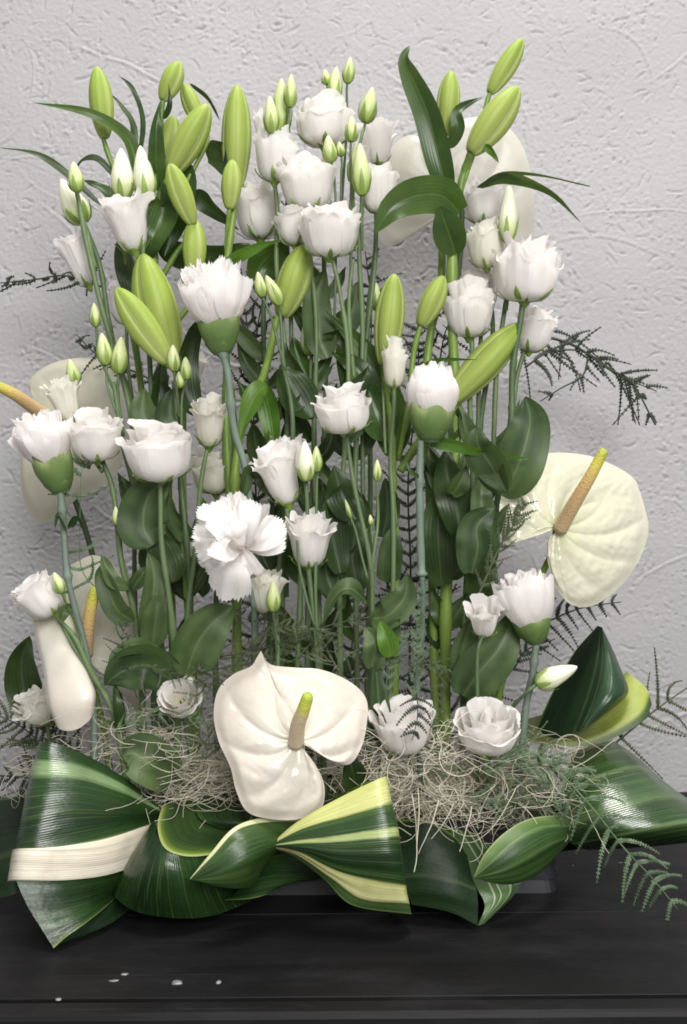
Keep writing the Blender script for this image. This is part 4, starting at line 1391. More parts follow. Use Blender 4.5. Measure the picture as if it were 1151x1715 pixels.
stem(t, [(818, 1240, .01), (828, 1290, .02), (840, 1340, .03)], 4, 5, ST)
bloom(t, (818, 1252), (814, 1178), 98, 'bowl', 24, 39, wave=.06, n=(5, 5, 5))
lis_bud(t, (898, 1146), (966, 1116), 36, 3, True, [(880, 1162), (850, 1200, .02), (835, 1260, .02)])
t = thing('lisianthus_stem', 'limp white petals of a lisianthus left of the low right carnation', 'flower', (800, 1330, .95), GB)
stem(t, [(810, 1060), (800, 1120), (800, 1330)], 3, 4, ST)
bloom(t, (812, 1064, .01), (806, 1000), 66, 'bell', 30, 40, n=(4, 2, 0), wave=.14)
t = thing('lisianthus_stem', 'dim white bloom behind fern tips above the open carnation', 'flower', (365, 1330, 1.06), GB)
stem(t, [(362, 825), (366, 950), (365, 1330)], 3, 5, ST)
bloom(t, (362, 828), (358, 760), 80, 'cup', 4, 42, mat='petal_cream')
t = thing('lisianthus_stem', 'shadowy white blooms peeping out left of the yellow-green lily pair', 'flower', (235, 1330, 1.1), GB)
stem(t, [(212, 540), (225, 800), (235, 1330)], 3, 5, ST)
bloom(t, (214, 545), (208, 462), 56, 'cup', 4, 43, n=(5, 3, 0))

# ------------------------------------------------------------------ carnations
SC = 'stem_carnation'
t = thing('carnation', 'large fringed white carnation with swollen green calyx at upper left of centre', 'flower', (420, 1330, .96), GC)
stem(t, [(372, 590), (385, 640), (398, 720), (412, 800), (425, 1000), (420, 1330)], 6, 6, SC, nodes=(.02, .3))
carnation(t, (366, 538), (358, 444), 124, 72, 70, 12, n=(6, 7, 7), seed=3)
leaf(t, [(408, 830, -.01), (418, 790, .0), (440, 800), (432, 830)], 26, 'leaf_dark', 20, .3, 'lance')
t = thing('carnation', 'white carnation at far left with long pointed green calyx, beside the yellow spadix', 'flower', (130, 1330, .95), GC)
stem(t, [(100, 815), (110, 880), (116, 960), (120, 1010), (150, 1150), (160, 1330)], 5.5, 5.5, SC, nodes=(.12, .42))
carnation(t, (88, 775), (66, 696), 100, 68, 66, 10, ([(.40, -.15), (.66, .15), (.90, .50), (1.0, .85)], [(.30, -.1), (.52, .25), (.66, .62), (.74, .97)], [(.18, -.1), (.26, .3), (.36, .7), (.46, 1.04)]), (6, 6, 6), 5, .9, .05)
leaf(t, [(112, 886, -.01), (98, 862, -.01), (92, 886, -.01)], 12, 'leaf_dark', 30, .3, 'lance')
leaf(t, [(115, 885, -.01), (128, 868, -.01), (138, 886, -.01)], 16, 'leaf_dark', 30, .3, 'lance')
t = thing('carnation', 'half-closed white carnation in a round green cup, right of centre', 'flower', (706, 1330, .94), GC)
stem(t, [(705, 738), (701, 800), (702, 860), (706, 930), (707, 965)], 6, 7, SC, nodes=(.28, .98))
stem(t, [(707, 960), (705, 1060), (702, 1150), (706, 1330)], 5.5, 5, SC, nodes=(.35,))
carnation(t, (722, 692), (722, 614), 82, 76, 60, 6, ([(.60, -.2), (.90, .15), (.98, .55), (.72, .98)], [(.5, -.1), (.7, .25), (.76, .62), (.55, 1.0)], [(.3, -.1), (.4, .3), (.46, .7), (.38, 1.0)]), (5, 5, 4), 8, 1.0, .015)
leaf(t, [(702, 800, -.01), (688, 790, -.02), (680, 770, -.02)], 10, 'leaf_lisianthus', 20, .3, 'lance')
t = thing('carnation', 'wide open ragged white carnation left of centre, petals hanging down', 'flower', (415, 1330, .93), GC)
stem(t, [(405, 930), (420, 1000, .01), (428, 1080, .03), (420, 1330, .05)], 5, 6, SC)
carnation(t, (408, 922), (392, 832), 112, 46, 56, 30, ([(.2, -.10), (.55, .10), (.86, .40), (1.0, .66)], [(.16, -.1), (.38, .25), (.62, .58), (.78, .84)], [(.14, -.1), (.24, .3), (.38, .7), (.48, 1.0)]), (6, 7, 7), 11, .85, .06)
CAR = t


def loose_petal(t, pts, w, tw=0, seed=0, mat='petal_carnation', kind='fan', cup=.3):
    c = spline([PT(t, p) for p in pts], 12)
    n, m = 12, 25
    T = np.gradient(c, axis=0)
    T /= np.linalg.norm(T, axis=1)[:, None]
    rn = random.Random(seed)
    V = np.zeros((n, m, 3))
    U = np.zeros((n, m, 3))
    W = pxm(t, w) * .5
    tz = [rn.uniform(.2, 1) if q % 2 else rn.uniform(-.3, .2) for q in range(m)]
    p1, p2 = rn.random() * 6, rn.random() * 6
    a = math.radians(tw)
    for i in range(n):
        v = i / (n - 1)
        N0 = unit(V3([0, -1.0, .2]) - T[i] * np.dot(V3([0, -1.0, .2]), T[i]))
        S0 = np.cross(T[i], N0)
        N = N0 * math.cos(a) + S0 * math.sin(a)
        Sd = S0 * math.cos(a) - N0 * math.sin(a)
        hw = W * (.22 + .78 * float(smooth01(v * 1.15)))
        for j in range(m):
            u = -1 + 2 * j / (m - 1)
            back = (.10 * tz[j] + .20 * abs(u) ** 2.5) * v ** 5
            V[i, j] = c[i] + Sd * u * hw - T[i] * back * np.linalg.norm(c[-1] - c[0]) + N * W * (cup * u * u * (1 - .6 * v) + .12 * v * v * math.sin(4 * u + p1) + .05 * v * math.sin(9 * u + p2))
            U[i, j] = (u, .2 + .8 * v, 0)
    return mk('petal', (V.reshape(-1, 3), grid_faces(n, m), U.reshape(-1, 3)), mat, t)


for k, (pp, w_, tw_) in enumerate([
        ([(398, 900, -.02), (368, 868, -.045), (338, 846, -.035)], 52, 25), ([(398, 905, -.02), (360, 890, -.05), (324, 880, -.04)], 50, 10),
        ([(396, 910, -.02), (360, 912, -.055), (324, 918, -.045)], 48, -10), ([(398, 915, -.02), (366, 935, -.055), (334, 944, -.045)], 46, -25),
        ([(396, 918, -.03), (388, 952, -.065), (380, 1006, -.05)], 72, 5), ([(404, 918, -.03), (412, 940, -.06), (424, 966, -.05)], 48, 15),
        ([(410, 912, -.02), (438, 905, -.04), (474, 872, -.03)], 50, 20), ([(410, 915, -.02), (440, 915, -.03), (476, 900, -.02)], 44, -10),
        ([(404, 920, -.035), (412, 885, -.07), (410, 838, -.06)], 58, -15), ([(402, 925, -.035), (382, 895, -.07), (362, 862, -.06)], 52, 15),
        ([(400, 922, -.045), (396, 900, -.085), (384, 872, -.085)], 44, 0), ([(404, 925, -.045), (380, 925, -.085), (356, 908, -.08)], 46, 20)]):
    loose_petal(CAR, pp, w_, tw_, k + 1, cup=(.35, -.3, .2)[k % 3])
t = thing('carnation', 'blush white carnation low at right, its calyx turned to the viewer', 'flower', (868, 1330, .96), GC)
stem(t, [(898, 1080), (894, 1130), (880, 1190), (866, 1330)], 6, 6, SC, nodes=(.2,))
carnation(t, (890, 1036), (872, 962), 98, 66, 54, 8, ([(.50, -.2), (.80, .15), (.96, .50), (.98, .90)], [(.4, -.1), (.6, .25), (.7, .62), (.66, 1.0)], [(.3, -.1), (.4, .3), (.46, .7), (.44, 1.0)]), (5, 6, 6), 14, .95, .03)

# ------------------------------------------------------------------ anthuriums
t = thing('anthurium', 'big white heart-shaped anthurium at the front with short pale spadix', 'flower', (500, 1400, .88), GA)
spathe(t, (497, 1240), [(437, 1090), (452, 1112), (490, 1118), (540, 1122), (588, 1143), (614, 1172), (614, 1215), (604, 1255), (585, 1280), (556, 1275), (540, 1258), (520, 1249), (503, 1244), (515, 1262), (535, 1292), (544, 1325), (536, 1358), (500, 1372), (455, 1372), (415, 1360), (396, 1325), (386, 1285), (366, 1240), (358, 1195), (366, 1155), (390, 1130), (420, 1116), (430, 1102)],
       'spathe_white', -.022, -.012, .030, .0042, 10, 240, 34, crk=.0004)
spadix(t, [(496, 1243, -.004), (499, 1215, -.025), (508, 1190, -.040), (517, 1162, -.046)], 14, 9, 'spadix_pale')
stem(t, [(497, 1245, .01), (505, 1300, .03), (520, 1400, .07)], 5, 6, 'stem_lily')
t = thing('anthurium', 'cream anthurium leaning out at right with a long yellow-tipped spadix', 'flower', (800, 1340, .99), GA)
spathe(t, (936, 884), [(1066, 806), (1080, 850), (1086, 890), (1072, 935), (1046, 975), (1010, 1006), (980, 1017), (950, 1008), (928, 975), (917, 935), (918, 905), (934, 887), (922, 880), (900, 884), (878, 900), (850, 912), (838, 880), (838, 840), (852, 795), (885, 768), (930, 758), (985, 763), (1025, 778), (1052, 793)],
       'spathe_cream', -.020, -.03, .02, .0038, 12, 240, 34, crk=.0009)
spadix(t, [(938, 886, -.004), (965, 838, -.03), (990, 796, -.045), (1013, 752, -.05)], 13, 8)
stem(t, [(932, 884, .004), (922, 920, .012), (905, 965, .02), (860, 1080, .03), (800, 1340, .03)], 5, 6, 'stem_lily')
t = thing('anthurium', 'dull beige anthurium behind the left carnation, its spadix reaching out of the frame', 'flower', (230, 1330, 1.14), GA)
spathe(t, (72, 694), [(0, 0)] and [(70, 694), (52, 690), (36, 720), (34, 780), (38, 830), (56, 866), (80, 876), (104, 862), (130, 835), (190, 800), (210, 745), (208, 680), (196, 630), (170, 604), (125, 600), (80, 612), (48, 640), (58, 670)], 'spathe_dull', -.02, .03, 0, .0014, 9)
spadix(t, [(80, 700, -.004), (50, 678, -.03), (20, 658, -.05), (-20, 640, -.06)], 12, 8)
stem(t, [(76, 700, .01), (110, 800, .02), (170, 1000, .01), (230, 1330, -.05)], 4, 6, 'stem_dark')
t = thing('anthurium', 'folded white anthurium hanging at lower left, its orange spadix upright', 'flower', (190, 1340, .98), GA)
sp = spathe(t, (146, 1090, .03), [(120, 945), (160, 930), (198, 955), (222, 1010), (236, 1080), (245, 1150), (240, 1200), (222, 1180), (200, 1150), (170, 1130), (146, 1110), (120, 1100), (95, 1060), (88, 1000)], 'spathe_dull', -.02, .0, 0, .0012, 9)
g = loft([[P(50, 1000, .965), P(58, 1060, .946), P(72, 1120, .931), P(80, 1180, .922), P(94, 1214, .922)],
          [P(56, 996, .957), P(66, 1058, .938), P(80, 1120, .924), P(88, 1180, .915), P(100, 1221, .917)],
          [P(80, 992, .954), P(90, 1058, .935), P(106, 1120, .921), P(112, 1178, .911), P(114, 1224, .914)],
          [P(104, 1000, .956), P(112, 1062, .937), P(128, 1120, .922), P(136, 1174, .911), P(132, 1220, .914)],
          [P(120, 1018, .960), P(128, 1076, .942), P(145, 1127, .926), P(154, 1166, .915), P(150, 1206, .917)],
          [P(124, 1030, .970), P(134, 1088, .950), P(150, 1132, .933), P(160, 1162, .922), P(157, 1194, .922)]], 40, 30)
mk('spathe', g, 'spathe_white', t)
spadix(t, [(143, 1095, .0), (146, 1060, -.015), (152, 1020, -.025), (160, 982, -.03)], 13, 8)
stem(t, [(146, 1095, .035), (165, 1180, .03), (190, 1340, .02)], 5, 6, 'stem_lily')
t = thing('anthurium', 'large pale anthurium against the wall behind the tallest lily stem', 'flower', (745, 1330, 1.16), GA)
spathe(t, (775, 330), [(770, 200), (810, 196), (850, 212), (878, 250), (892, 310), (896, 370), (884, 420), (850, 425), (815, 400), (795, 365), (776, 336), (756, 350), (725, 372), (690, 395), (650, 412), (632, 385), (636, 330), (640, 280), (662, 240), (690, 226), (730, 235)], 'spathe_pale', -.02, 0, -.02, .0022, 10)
stem(t, [(775, 335, .01), (765, 500, .02), (750, 900, -.02), (745, 1330, -.06)], 5, 6, 'stem_dark')

# ------------------------------------------------------------------ aspidistra loops round the tray
t = thing('leaf_loop', 'wide folded green leaf fan with a broad cream stripe at the lower left corner', 'leaf', (150, 1560, .85), GS)
A = (268, 1362)
rows = [[P(270, 1352, .93), P(205, 1300, .915), P(130, 1258, .905), P(76, 1242, .90), P(70, 1246, .93), P(120, 1270, .97), P(250, 1360, .97)],
        [P(268, 1358, .93), P(200, 1322, .905), P(130, 1300, .885), P(62, 1296, .88), P(56, 1300, .92), P(110, 1320, .97), P(250, 1365, .97)],
        [P(266, 1364, .93), P(195, 1356, .895), P(120, 1350, .870), P(48, 1362, .862), P(42, 1366, .91), P(100, 1370, .97), P(250, 1370, .97)],
        [P(264, 1372, .93), P(190, 1388, .89), P(115, 1406, .862), P(36, 1420, .852), P(30, 1424, .90), P(95, 1420, .96), P(250, 1380, .97)],
        [P(262, 1388, .93), P(190, 1418, .885), P(115, 1426, .858), P(34, 1424, .848), P(27, 1428, .90), P(95, 1430, .96), P(250, 1390, .97)],
        [P(252, 1440, .93), P(185, 1464, .885), P(110, 1474, .856), P(26, 1474, .846), P(20, 1476, .90), P(90, 1470, .96), P(250, 1420, .97)]]
mk('blade_fold', loft(rows, 44, 44, .0005), 'blade_fan_cream', t)
rows = [[P(25, 1470, .850), P(70, 1470, .856), P(120, 1468, .866), P(190, 1456, .895), P(250, 1430, .94)],
        [P(45, 1515, .846), P(80, 1515, .852), P(130, 1508, .866), P(185, 1490, .895), P(215, 1475, .925)],
        [P(70, 1556, .840), P(100, 1550, .846), P(140, 1532, .862), P(175, 1510, .89), P(205, 1488, .92)],
        [P(90, 1588, .836), P(112, 1568, .842), P(146, 1544, .858), P(178, 1518, .885), P(200, 1496, .915)]]
mk('blade_underside', loft(rows, 30, 26, .0004), 'blade_green', t)
rows = [[P(90, 1588, .837), P(116, 1566, .848), P(150, 1540, .868), P(190, 1505, .90)],
        [P(98, 1583, .842), P(140, 1568, .858), P(180, 1548, .876), P(215, 1520, .905)],
        [P(104, 1578, .852), P(150, 1562, .868), P(190, 1544, .886), P(225, 1520, .915)]]
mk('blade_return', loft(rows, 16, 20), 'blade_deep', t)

t = thing('leaf_loop', 'rolled dark green leaf with a yellow-green rim right of the cream-striped fan', 'leaf', (300, 1535, .87), GS)
# outer roll
rows = [[P(272, 1348, .935), P(240, 1400, .915), P(208, 1450, .905), P(190, 1492, .905)],
        [P(262, 1368, .905), P(236, 1416, .885), P(212, 1466, .878), P(196, 1506, .885)],
        [P(264, 1400, .875), P(250, 1440, .862), P(236, 1486, .862), P(232, 1528, .872)],
        [P(285, 1425, .862), P(288, 1460, .855), P(292, 1500, .860), P(300, 1538, .876)],
        [P(325, 1434, .870), P(338, 1465, .868), P(350, 1500, .875), P(362, 1532, .888)],
        [P(360, 1430, .885), P(385, 1455, .886), P(405, 1482, .893), P(428, 1504, .905)],
        [P(390, 1420, .905), P(420, 1440, .91), P(440, 1462, .915), P(456, 1480, .925)]]
mk('blade_roll', loft(rows, 44, 26, .0004), 'blade_green', t)
# inside of the roll seen over the rim
rows = [[P(272, 1350, .934), P(264, 1384, .890), P(276, 1420, .862), P(312, 1434, .864), P(362, 1430, .884), P(392, 1420, .904)],
        [P(290, 1346, .945), P(284, 1380, .905), P(296, 1408, .884), P(325, 1418, .884), P(362, 1414, .90), P(390, 1404, .915)],
        [P(320, 1338, .96), P(318, 1366, .935), P(328, 1388, .92), P(350, 1394, .92), P(375, 1392, .925), P(400, 1388, .935)],
        [P(346, 1332, .975), P(350, 1350, .96), P(364, 1366, .95), P(384, 1374, .95), P(404, 1376, .95), P(420, 1374, .955)]]
mk('blade_inner', loft(rows, 26, 36), aspi_mat('blade_inner', [(0, (.46, .50, .22)), (.04, (.40, .45, .14)), (.10, (.16, .24, .03)), (.22, (.05, .10, .015)), (.4, G1), (1, G2)], .35) or 'blade_inner', t)
rows = [[P(346, 1332, .965), P(330, 1350, .945), P(336, 1372, .93), P(372, 1388, .925)],
        [P(372, 1340, .95), P(360, 1358, .935), P(370, 1376, .922), P(395, 1386, .92)],
        [P(400, 1352, .945), P(395, 1364, .93), P(404, 1376, .92), P(418, 1382, .92)],
        [P(424, 1368, .945), P(424, 1374, .935), P(424, 1380, .925), P(428, 1386, .92)]]
mk('blade_lip', loft(rows, 16, 16), 'blade_green', t)

t = thing('leaf_loop', 'green leaf with a pale edge and pointed tip aimed left at the front', 'leaf', (400, 1490, .85), GS)
rows = [[P(318, 1472, .842), P(352, 1430, .842), P(392, 1386, .855), P(440, 1370, .88), P(500, 1368, .905)],
        [P(320, 1473, .842), P(365, 1440, .838), P(405, 1404, .846), P(450, 1392, .868), P(496, 1392, .895)],
        [P(322, 1474, .842), P(375, 1456, .836), P(420, 1434, .842), P(455, 1420, .862), P(480, 1410, .885)],
        [P(324, 1474, .842), P(368, 1474, .838), P(410, 1466, .846), P(436, 1452, .866), P(462, 1428, .885)],
        [P(324, 1474, .843), P(360, 1484, .842), P(400, 1488, .852), P(428, 1480, .872), P(440, 1448, .89)]]
mk('blade', loft(rows, 30, 32, .0004), 'blade_pale_rim', t)
rows = [[P(425, 1452, .87), P(470, 1430, .90), P(520, 1440, .91), P(570, 1462, .915)],
        [P(400, 1490, .872), P(440, 1475, .895), P(490, 1470, .91), P(540, 1472, .92)],
        [P(376, 1508, .875), P(420, 1505, .888), P(450, 1496, .90), P(470, 1480, .92)]]
mk('blade_fold', loft(rows, 16, 20), 'blade_green', t)

t = thing('leaf_loop', 'pleated leaf fan with yellow and green stripes at the front centre', 'leaf', (600, 1520, .88), GS)
rows = [[P(455, 1412, .872), P(500, 1375, .872), P(565, 1338, .872), P(638, 1303, .872), P(644, 1306, .90), P(600, 1335, .93), P(520, 1380, .94)],
        [P(457, 1413, .87), P(505, 1388, .866), P(570, 1368, .862), P(646, 1345, .860), P(652, 1348, .89), P(605, 1370, .93), P(525, 1395, .94)],
        [P(457, 1415, .869), P(505, 1405, .860), P(572, 1396, .853), P(655, 1384, .850), P(661, 1387, .88), P(610, 1400, .93), P(530, 1410, .94)],
        [P(458, 1416, .868), P(508, 1420, .857), P(575, 1430, .848), P(662, 1430, .845), P(668, 1432, .88), P(620, 1440, .93), P(540, 1420, .94)],
        [P(456, 1417, .869), P(505, 1426, .860), P(570, 1454, .852), P(668, 1470, .848), P(674, 1472, .88), P(630, 1470, .93), P(545, 1435, .94)],
        [P(455, 1418, .872), P(500, 1432, .866), P(555, 1468, .858), P(610, 1500, .853), P(676, 1506, .852), P(680, 1507, .88), P(640, 1495, .92), P(560, 1455, .94)],
        [P(454, 1420, .875), P(495, 1436, .872), P(545, 1474, .866), P(590, 1516, .860), P(680, 1530, .860), P(684, 1529, .88), P(650, 1515, .92), P(570, 1470, .94)]]
mk('blade_fold', loft(rows, 56, 44, .0005), 'blade_variegated', t)

t = thing('leaf_loop', 'very dark folded leaf with pinstriped inner side right of the striped fan', 'leaf', (790, 1545, .89), GS)
rows = [[P(664, 1372, .93), P(715, 1376, .92), P(760, 1400, .915), P(782, 1430, .91)],
        [P(670, 1425, .905), P(715, 1425, .895), P(760, 1440, .89), P(790, 1465, .89)],
        [P(676, 1480, .888), P(715, 1480, .880), P(760, 1488, .876), P(800, 1500, .880)],
        [P(690, 1515, .885), P(720, 1520, .880), P(760, 1530, .876), P(800, 1550, .876)]]
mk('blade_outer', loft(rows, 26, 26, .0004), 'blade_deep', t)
rows = [[P(740, 1384, .945), P(770, 1420, .925), P(795, 1480, .90), P(812, 1516, .892), P(800, 1551, .878)],
        [P(770, 1390, .95), P(795, 1430, .93), P(820, 1480, .905), P(828, 1510, .895), P(802, 1550, .880)],
        [P(800, 1400, .955), P(825, 1440, .935), P(842, 1480, .91), P(844, 1505, .900), P(806, 1549, .883)],
        [P(840, 1430, .95), P(868, 1455, .93), P(872, 1478, .915), P(856, 1505, .905), P(812, 1547, .886)]]
mk('blade_inner', loft(rows, 26, 26), 'blade_pinstripe', t)

t = thing('leaf_loop', 'broad green leaf tip curling left over the tray corner', 'leaf', (880, 1460, .92), GS)
rows = [[P(794, 1468, .872), P(812, 1430, .875), P(845, 1395, .885), P(885, 1372, .90), P(928, 1366, .925), P(950, 1366, .95)],
        [P(796, 1469, .872), P(830, 1440, .870), P(865, 1410, .876), P(905, 1388, .89), P(936, 1384, .915), P(955, 1384, .94)],
        [P(797, 1470, .872), P(840, 1456, .870), P(880, 1435, .874), P(918, 1412, .888), P(940, 1404, .91), P(955, 1400, .935)],
        [P(797, 1471, .873), P(835, 1472, .872), P(875, 1462, .878), P(912, 1442, .89), P(936, 1422, .91), P(952, 1412, .935)],
        [P(797, 1471, .874), P(830, 1480, .876), P(865, 1480, .884), P(905, 1462, .895), P(930, 1438, .915), P(945, 1420, .935)]]
mk('blade', loft(rows, 30, 32, .0004), 'blade_streaky', t)

t = thing('leaf_loop', 'shiny rolled green leaf sweeping out past the right edge over the table', 'leaf', (1050, 1420, 1.0), GS)
rows = [[P(958, 1262, 1.03), P(990, 1246, 1.035), P(1020, 1238, 1.045), P(1034, 1244, 1.07)],
        [P(948, 1302, .995), P(1000, 1272, .995), P(1046, 1262, 1.01), P(1068, 1268, 1.05)],
        [P(940, 1352, .965), P(1010, 1318, .955), P(1078, 1300, .975), P(1112, 1308, 1.03)],
        [P(940, 1394, .95), P(1020, 1368, .930), P(1115, 1344, .945), P(1165, 1346, 1.0)],
        [P(962, 1416, .955), P(1055, 1400, .925), P(1145, 1382, .93), P(1215, 1376, .98)],
        [P(985, 1424, .985), P(1090, 1418, .955), P(1180, 1408, .955), P(1250, 1400, .99)]]
mk('blade_roll', loft(rows, 40, 26, .0004), 'blade_sheen', t)
rows = [[P(958, 1262, .992), P(990, 1246, .982), P(1018, 1239, .992)],
        [P(975, 1262, 1.02), P(995, 1252, 1.02), P(1012, 1246, 1.02)],
        [P(985, 1270, 1.05), P(998, 1262, 1.05), P(1010, 1256, 1.05)]]
mk('blade_rim', loft(rows, 10, 12), 'spathe_white', t)
rows = [[P(930, 1330, 1.0), P(960, 1370, .995), P(985, 1420, 1.0)],
        [P(900, 1340, 1.01), P(925, 1385, 1.005), P(950, 1425, 1.01)],
        [P(880, 1350, 1.03), P(900, 1395, 1.03), P(920, 1430, 1.03)]]
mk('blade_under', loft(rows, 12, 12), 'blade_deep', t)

t = thing('leaf_loop', 'upright dark leaf folded to a point with yellow-green base at right', 'leaf', (920, 1250, 1.03), GS)
rows = [[P(892, 1232, 1.02), P(925, 1160, 1.03), P(960, 1095, 1.04), P(1001, 1048, 1.04)],
        [P(930, 1236, 1.0), P(960, 1165, 1.01), P(985, 1100, 1.02), P(1004, 1049, 1.035)],
        [P(968, 1226, .985), P(992, 1165, .995), P(1005, 1105, 1.01), P(1007, 1050, 1.03)],
        [P(972, 1226, .985), P(1002, 1168, .99), P(1015, 1112, 1.005), P(1009, 1051, 1.028)]]
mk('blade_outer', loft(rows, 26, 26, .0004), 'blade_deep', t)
rows = [[P(968, 1224, .988), P(998, 1170, .992), P(1014, 1112, 1.008), P(1008, 1050, 1.03)],
        [P(982, 1216, .985), P(1015, 1172, .985), P(1030, 1130, 1.0), P(1016, 1066, 1.03)],
        [P(994, 1210, .99), P(1030, 1176, .99), P(1046, 1148, 1.0), P(1030, 1095, 1.03)],
        [P(1002, 1206, 1.01), P(1036, 1178, 1.01), P(1053, 1156, 1.01), P(1038, 1115, 1.035)]]
mk('blade_side', loft(rows, 22, 22, .0004), aspi_mat('blade_side', [(0, (.03, .07, .03)), (.4, (.02, .05, .025)), (1, (.025, .06, .03))], .18, fibre=.06) or 'blade_side', t)
rows = [[P(880, 1205, 1.04), P(930, 1190, 1.045), P(985, 1165, 1.045), P(1030, 1140, 1.045), P(1050, 1125, 1.045)],
        [P(872, 1226, 1.01), P(930, 1226, 1.015), P(1000, 1208, 1.012), P(1052, 1172, 1.015), P(1072, 1142, 1.03)],
        [P(874, 1233, .995), P(935, 1244, .990), P(1008, 1228, .990), P(1068, 1192, 1.0), P(1086, 1158, 1.02)],
        [P(880, 1240, .990), P(945, 1254, .984), P(1014, 1242, .986), P(1076, 1208, .995), P(1092, 1180, 1.015)]]
mk('blade_base', loft(rows, 20, 26), 'blade_yellow', t)

t = thing('leaf_loop', 'small dark triangular leaf tip sticking up right of the front anthurium', 'leaf', (592, 1320, .92), GS)
leaf(t, [(600, 1330), (592, 1295, -.01), (582, 1265, -.01)], 44, 'leaf_dark', 10, .4, 'clasp', name='blade')
leaf(t, [(560, 1345, -.01), (600, 1325, -.02), (630, 1308, -.02)], 26, 'leaf_fresh', 30, .3, 'strap', name='blade')
t = thing('leaf_loop', 'black-green leaf lying on the table at the far left edge', 'leaf', (10, 1480, 1.0), GS)
rows = [[P(-60, 1345, 1.05), P(0, 1338, 1.02), P(50, 1330, 1.03), P(90, 1330, 1.05)],
        [P(-60, 1400, 1.0), P(-10, 1390, .97), P(40, 1380, .97), P(90, 1370, 1.0)],
        [P(-60, 1465, .96), P(-15, 1455, .93), P(35, 1440, .93), P(90, 1420, .98)],
        [P(-60, 1510, .93), P(-10, 1506, .915), P(40, 1490, .92), P(90, 1450, .97)]]
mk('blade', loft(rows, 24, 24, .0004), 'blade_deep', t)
t = thing('leaf_loop', 'dark upright oval leaf behind the folded white anthurium at far left', 'leaf', (55, 1200, 1.08), GS)
leaf(t, [(66, 1190), (42, 1160), (36, 1110), (50, 1065)], 60, 'leaf_dark', 0, .3, name='blade')
# opposite leaf pairs clasping the stems of the inner lisianthus and lilies
def node_leaves(t, path, count, v0=.25, v1=.95, size=(60, 115), w=(22, 42), mats=('leaf_dark', 'leaf_lily', 'leaf_lisianthus', 'leaf_lisianthus'), dd=.0):
    rn = random.Random(int(path[0][0] * 3 + path[0][1]))
    c = spline([(p[0], p[1], p[2] if len(p) > 2 else 0) for p in path], 60)
    for k in range(count):
        i = int((v0 + (v1 - v0) * (k + rn.random() * .6) / count) * 59)
        x, y, z = c[min(i, 59)]
        for s in (-1, 1):
            if rn.random() < .45:
                continue
            L = rn.uniform(*size)
            o = rn.uniform(.22, .62)
            f = rn.uniform(-.03, .015) + dd
            leaf(t, [(x, y, z + dd * .3), (x + s * L * o * .75, y - L * .45, z + f), (x + s * L * o * rn.uniform(.7, 1.3), y - L * rn.uniform(.75, 1.0), z + f)], rn.uniform(*w), rn.choice(mats), (s * rn.uniform(-25, 40), s * rn.uniform(-40, 40)), rn.uniform(.15, .6), rn.choice(('lance', 'lance', 'ovate')), n=14)


_things = [o for o in bpy.data.objects if o.type == 'EMPTY']


def by_label(s):
    return next(o for o in _things if o.get('label', '').startswith(s))


node_leaves(by_label('dull cream bud'), [(522, 620), (522, 700), (520, 900), (515, 1280)], 8, .1, .9, dd=.01)
node_leaves(by_label('topmost white'), [(548, 480), (540, 700), (528, 1000), (520, 1280)], 8, .05, .95, dd=.02)
node_leaves(by_label('broad white'), [(578, 600), (574, 800), (572, 1000), (570, 1280)], 7, .1, .95, dd=.03)
node_leaves(by_label('white lisianthus on the right of the top'), [(602, 560), (598, 800), (600, 1280)], 7, .1, .9, dd=.04)
node_leaves(by_label('two thin green buds'), [(488, 640), (470, 900), (440, 1280)], 6, .1, .9, dd=.04)
node_leaves(by_label('shaded white lisianthus behind'), [(445, 500), (452, 800), (450, 1280)], 7, .15, .9, dd=.0)
node_leaves(by_label('two white lisianthus blooms one'), [(812, 700), (795, 900), (800, 1280)], 6, .2, .95, dd=.0)
node_leaves(by_label('two crowded'), [(790, 740), (780, 960), (775, 1280)], 6, .2, .95, dd=.0)
node_leaves(by_label('tallest lily'), [(758, 760), (750, 1000), (745, 1280)], 5, .1, .8, dd=.01)
node_leaves(by_label('white bell-shaped'), [(262, 740), (285, 1000), (290, 1280)], 5, .1, .9, dd=.03)
node_leaves(by_label('cream lisianthus bloom right'), [(330, 850), (318, 950), (316, 1060), (322, 1280)], 4, .1, .9, dd=.04)
# ------------------------------------------------------------------ fern fronds
def fern(label, base, *fr, group=GF):
    t = thing('fern_frond', label, 'fern', base, group)
    for a in fr:
        frond(t, **a)
    return t


fern('dark curled fern sprig against the wall at left edge', (170, 500, 1.18),
     dict(pts=[(170, 480), (110, 462), (60, 468), (0, 474)], pairs=11, plen=48, ang=55, droop=(0, 0, -.3), lobe=5.5, seed=1, jit=30))
fern('short dark fern tip beside the three slim buds at left', (240, 660, 1.12),
     dict(pts=[(300, 660), (230, 625), (170, 600), (128, 560)], pairs=9, plen=40, ang=60, lobe=5, seed=2, jit=30))
fern('tangled dark fern spray hanging over the wall at right', (840, 640, 1.17),
     dict(pts=[(840, 560), (900, 562), (960, 578), (1020, 618), (1058, 640), (1098, 712)], pairs=15, plen=92, ang=50, droop=(0, 0, -.55), lobe=5.5, r=3, seed=3, jit=32),
     dict(pts=[(880, 615), (920, 590), (980, 590), (1040, 630), (1100, 655)], pairs=11, plen=66, ang=48, droop=(.2, 0, -.5), lobe=5.5, seed=4, jit=32),
     dict(pts=[(985, 600), (975, 630), (940, 650), (905, 672)], pairs=4, plen=36, ang=50, droop=(0, 0, -.4), lobe=5, seed=5, jit=30))
fern('feathery olive fern reaching off the right edge above the shiny rolled leaf', (1000, 1260, 1.08),
     dict(pts=[(1010, 1262), (1060, 1220), (1110, 1180), (1170, 1140)], pairs=9, plen=92, ang=70, mat='fern_olive', droop=(.0, 0, -.2), lobe=5, r=2.2, seed=6, taper=.2, jit=22))
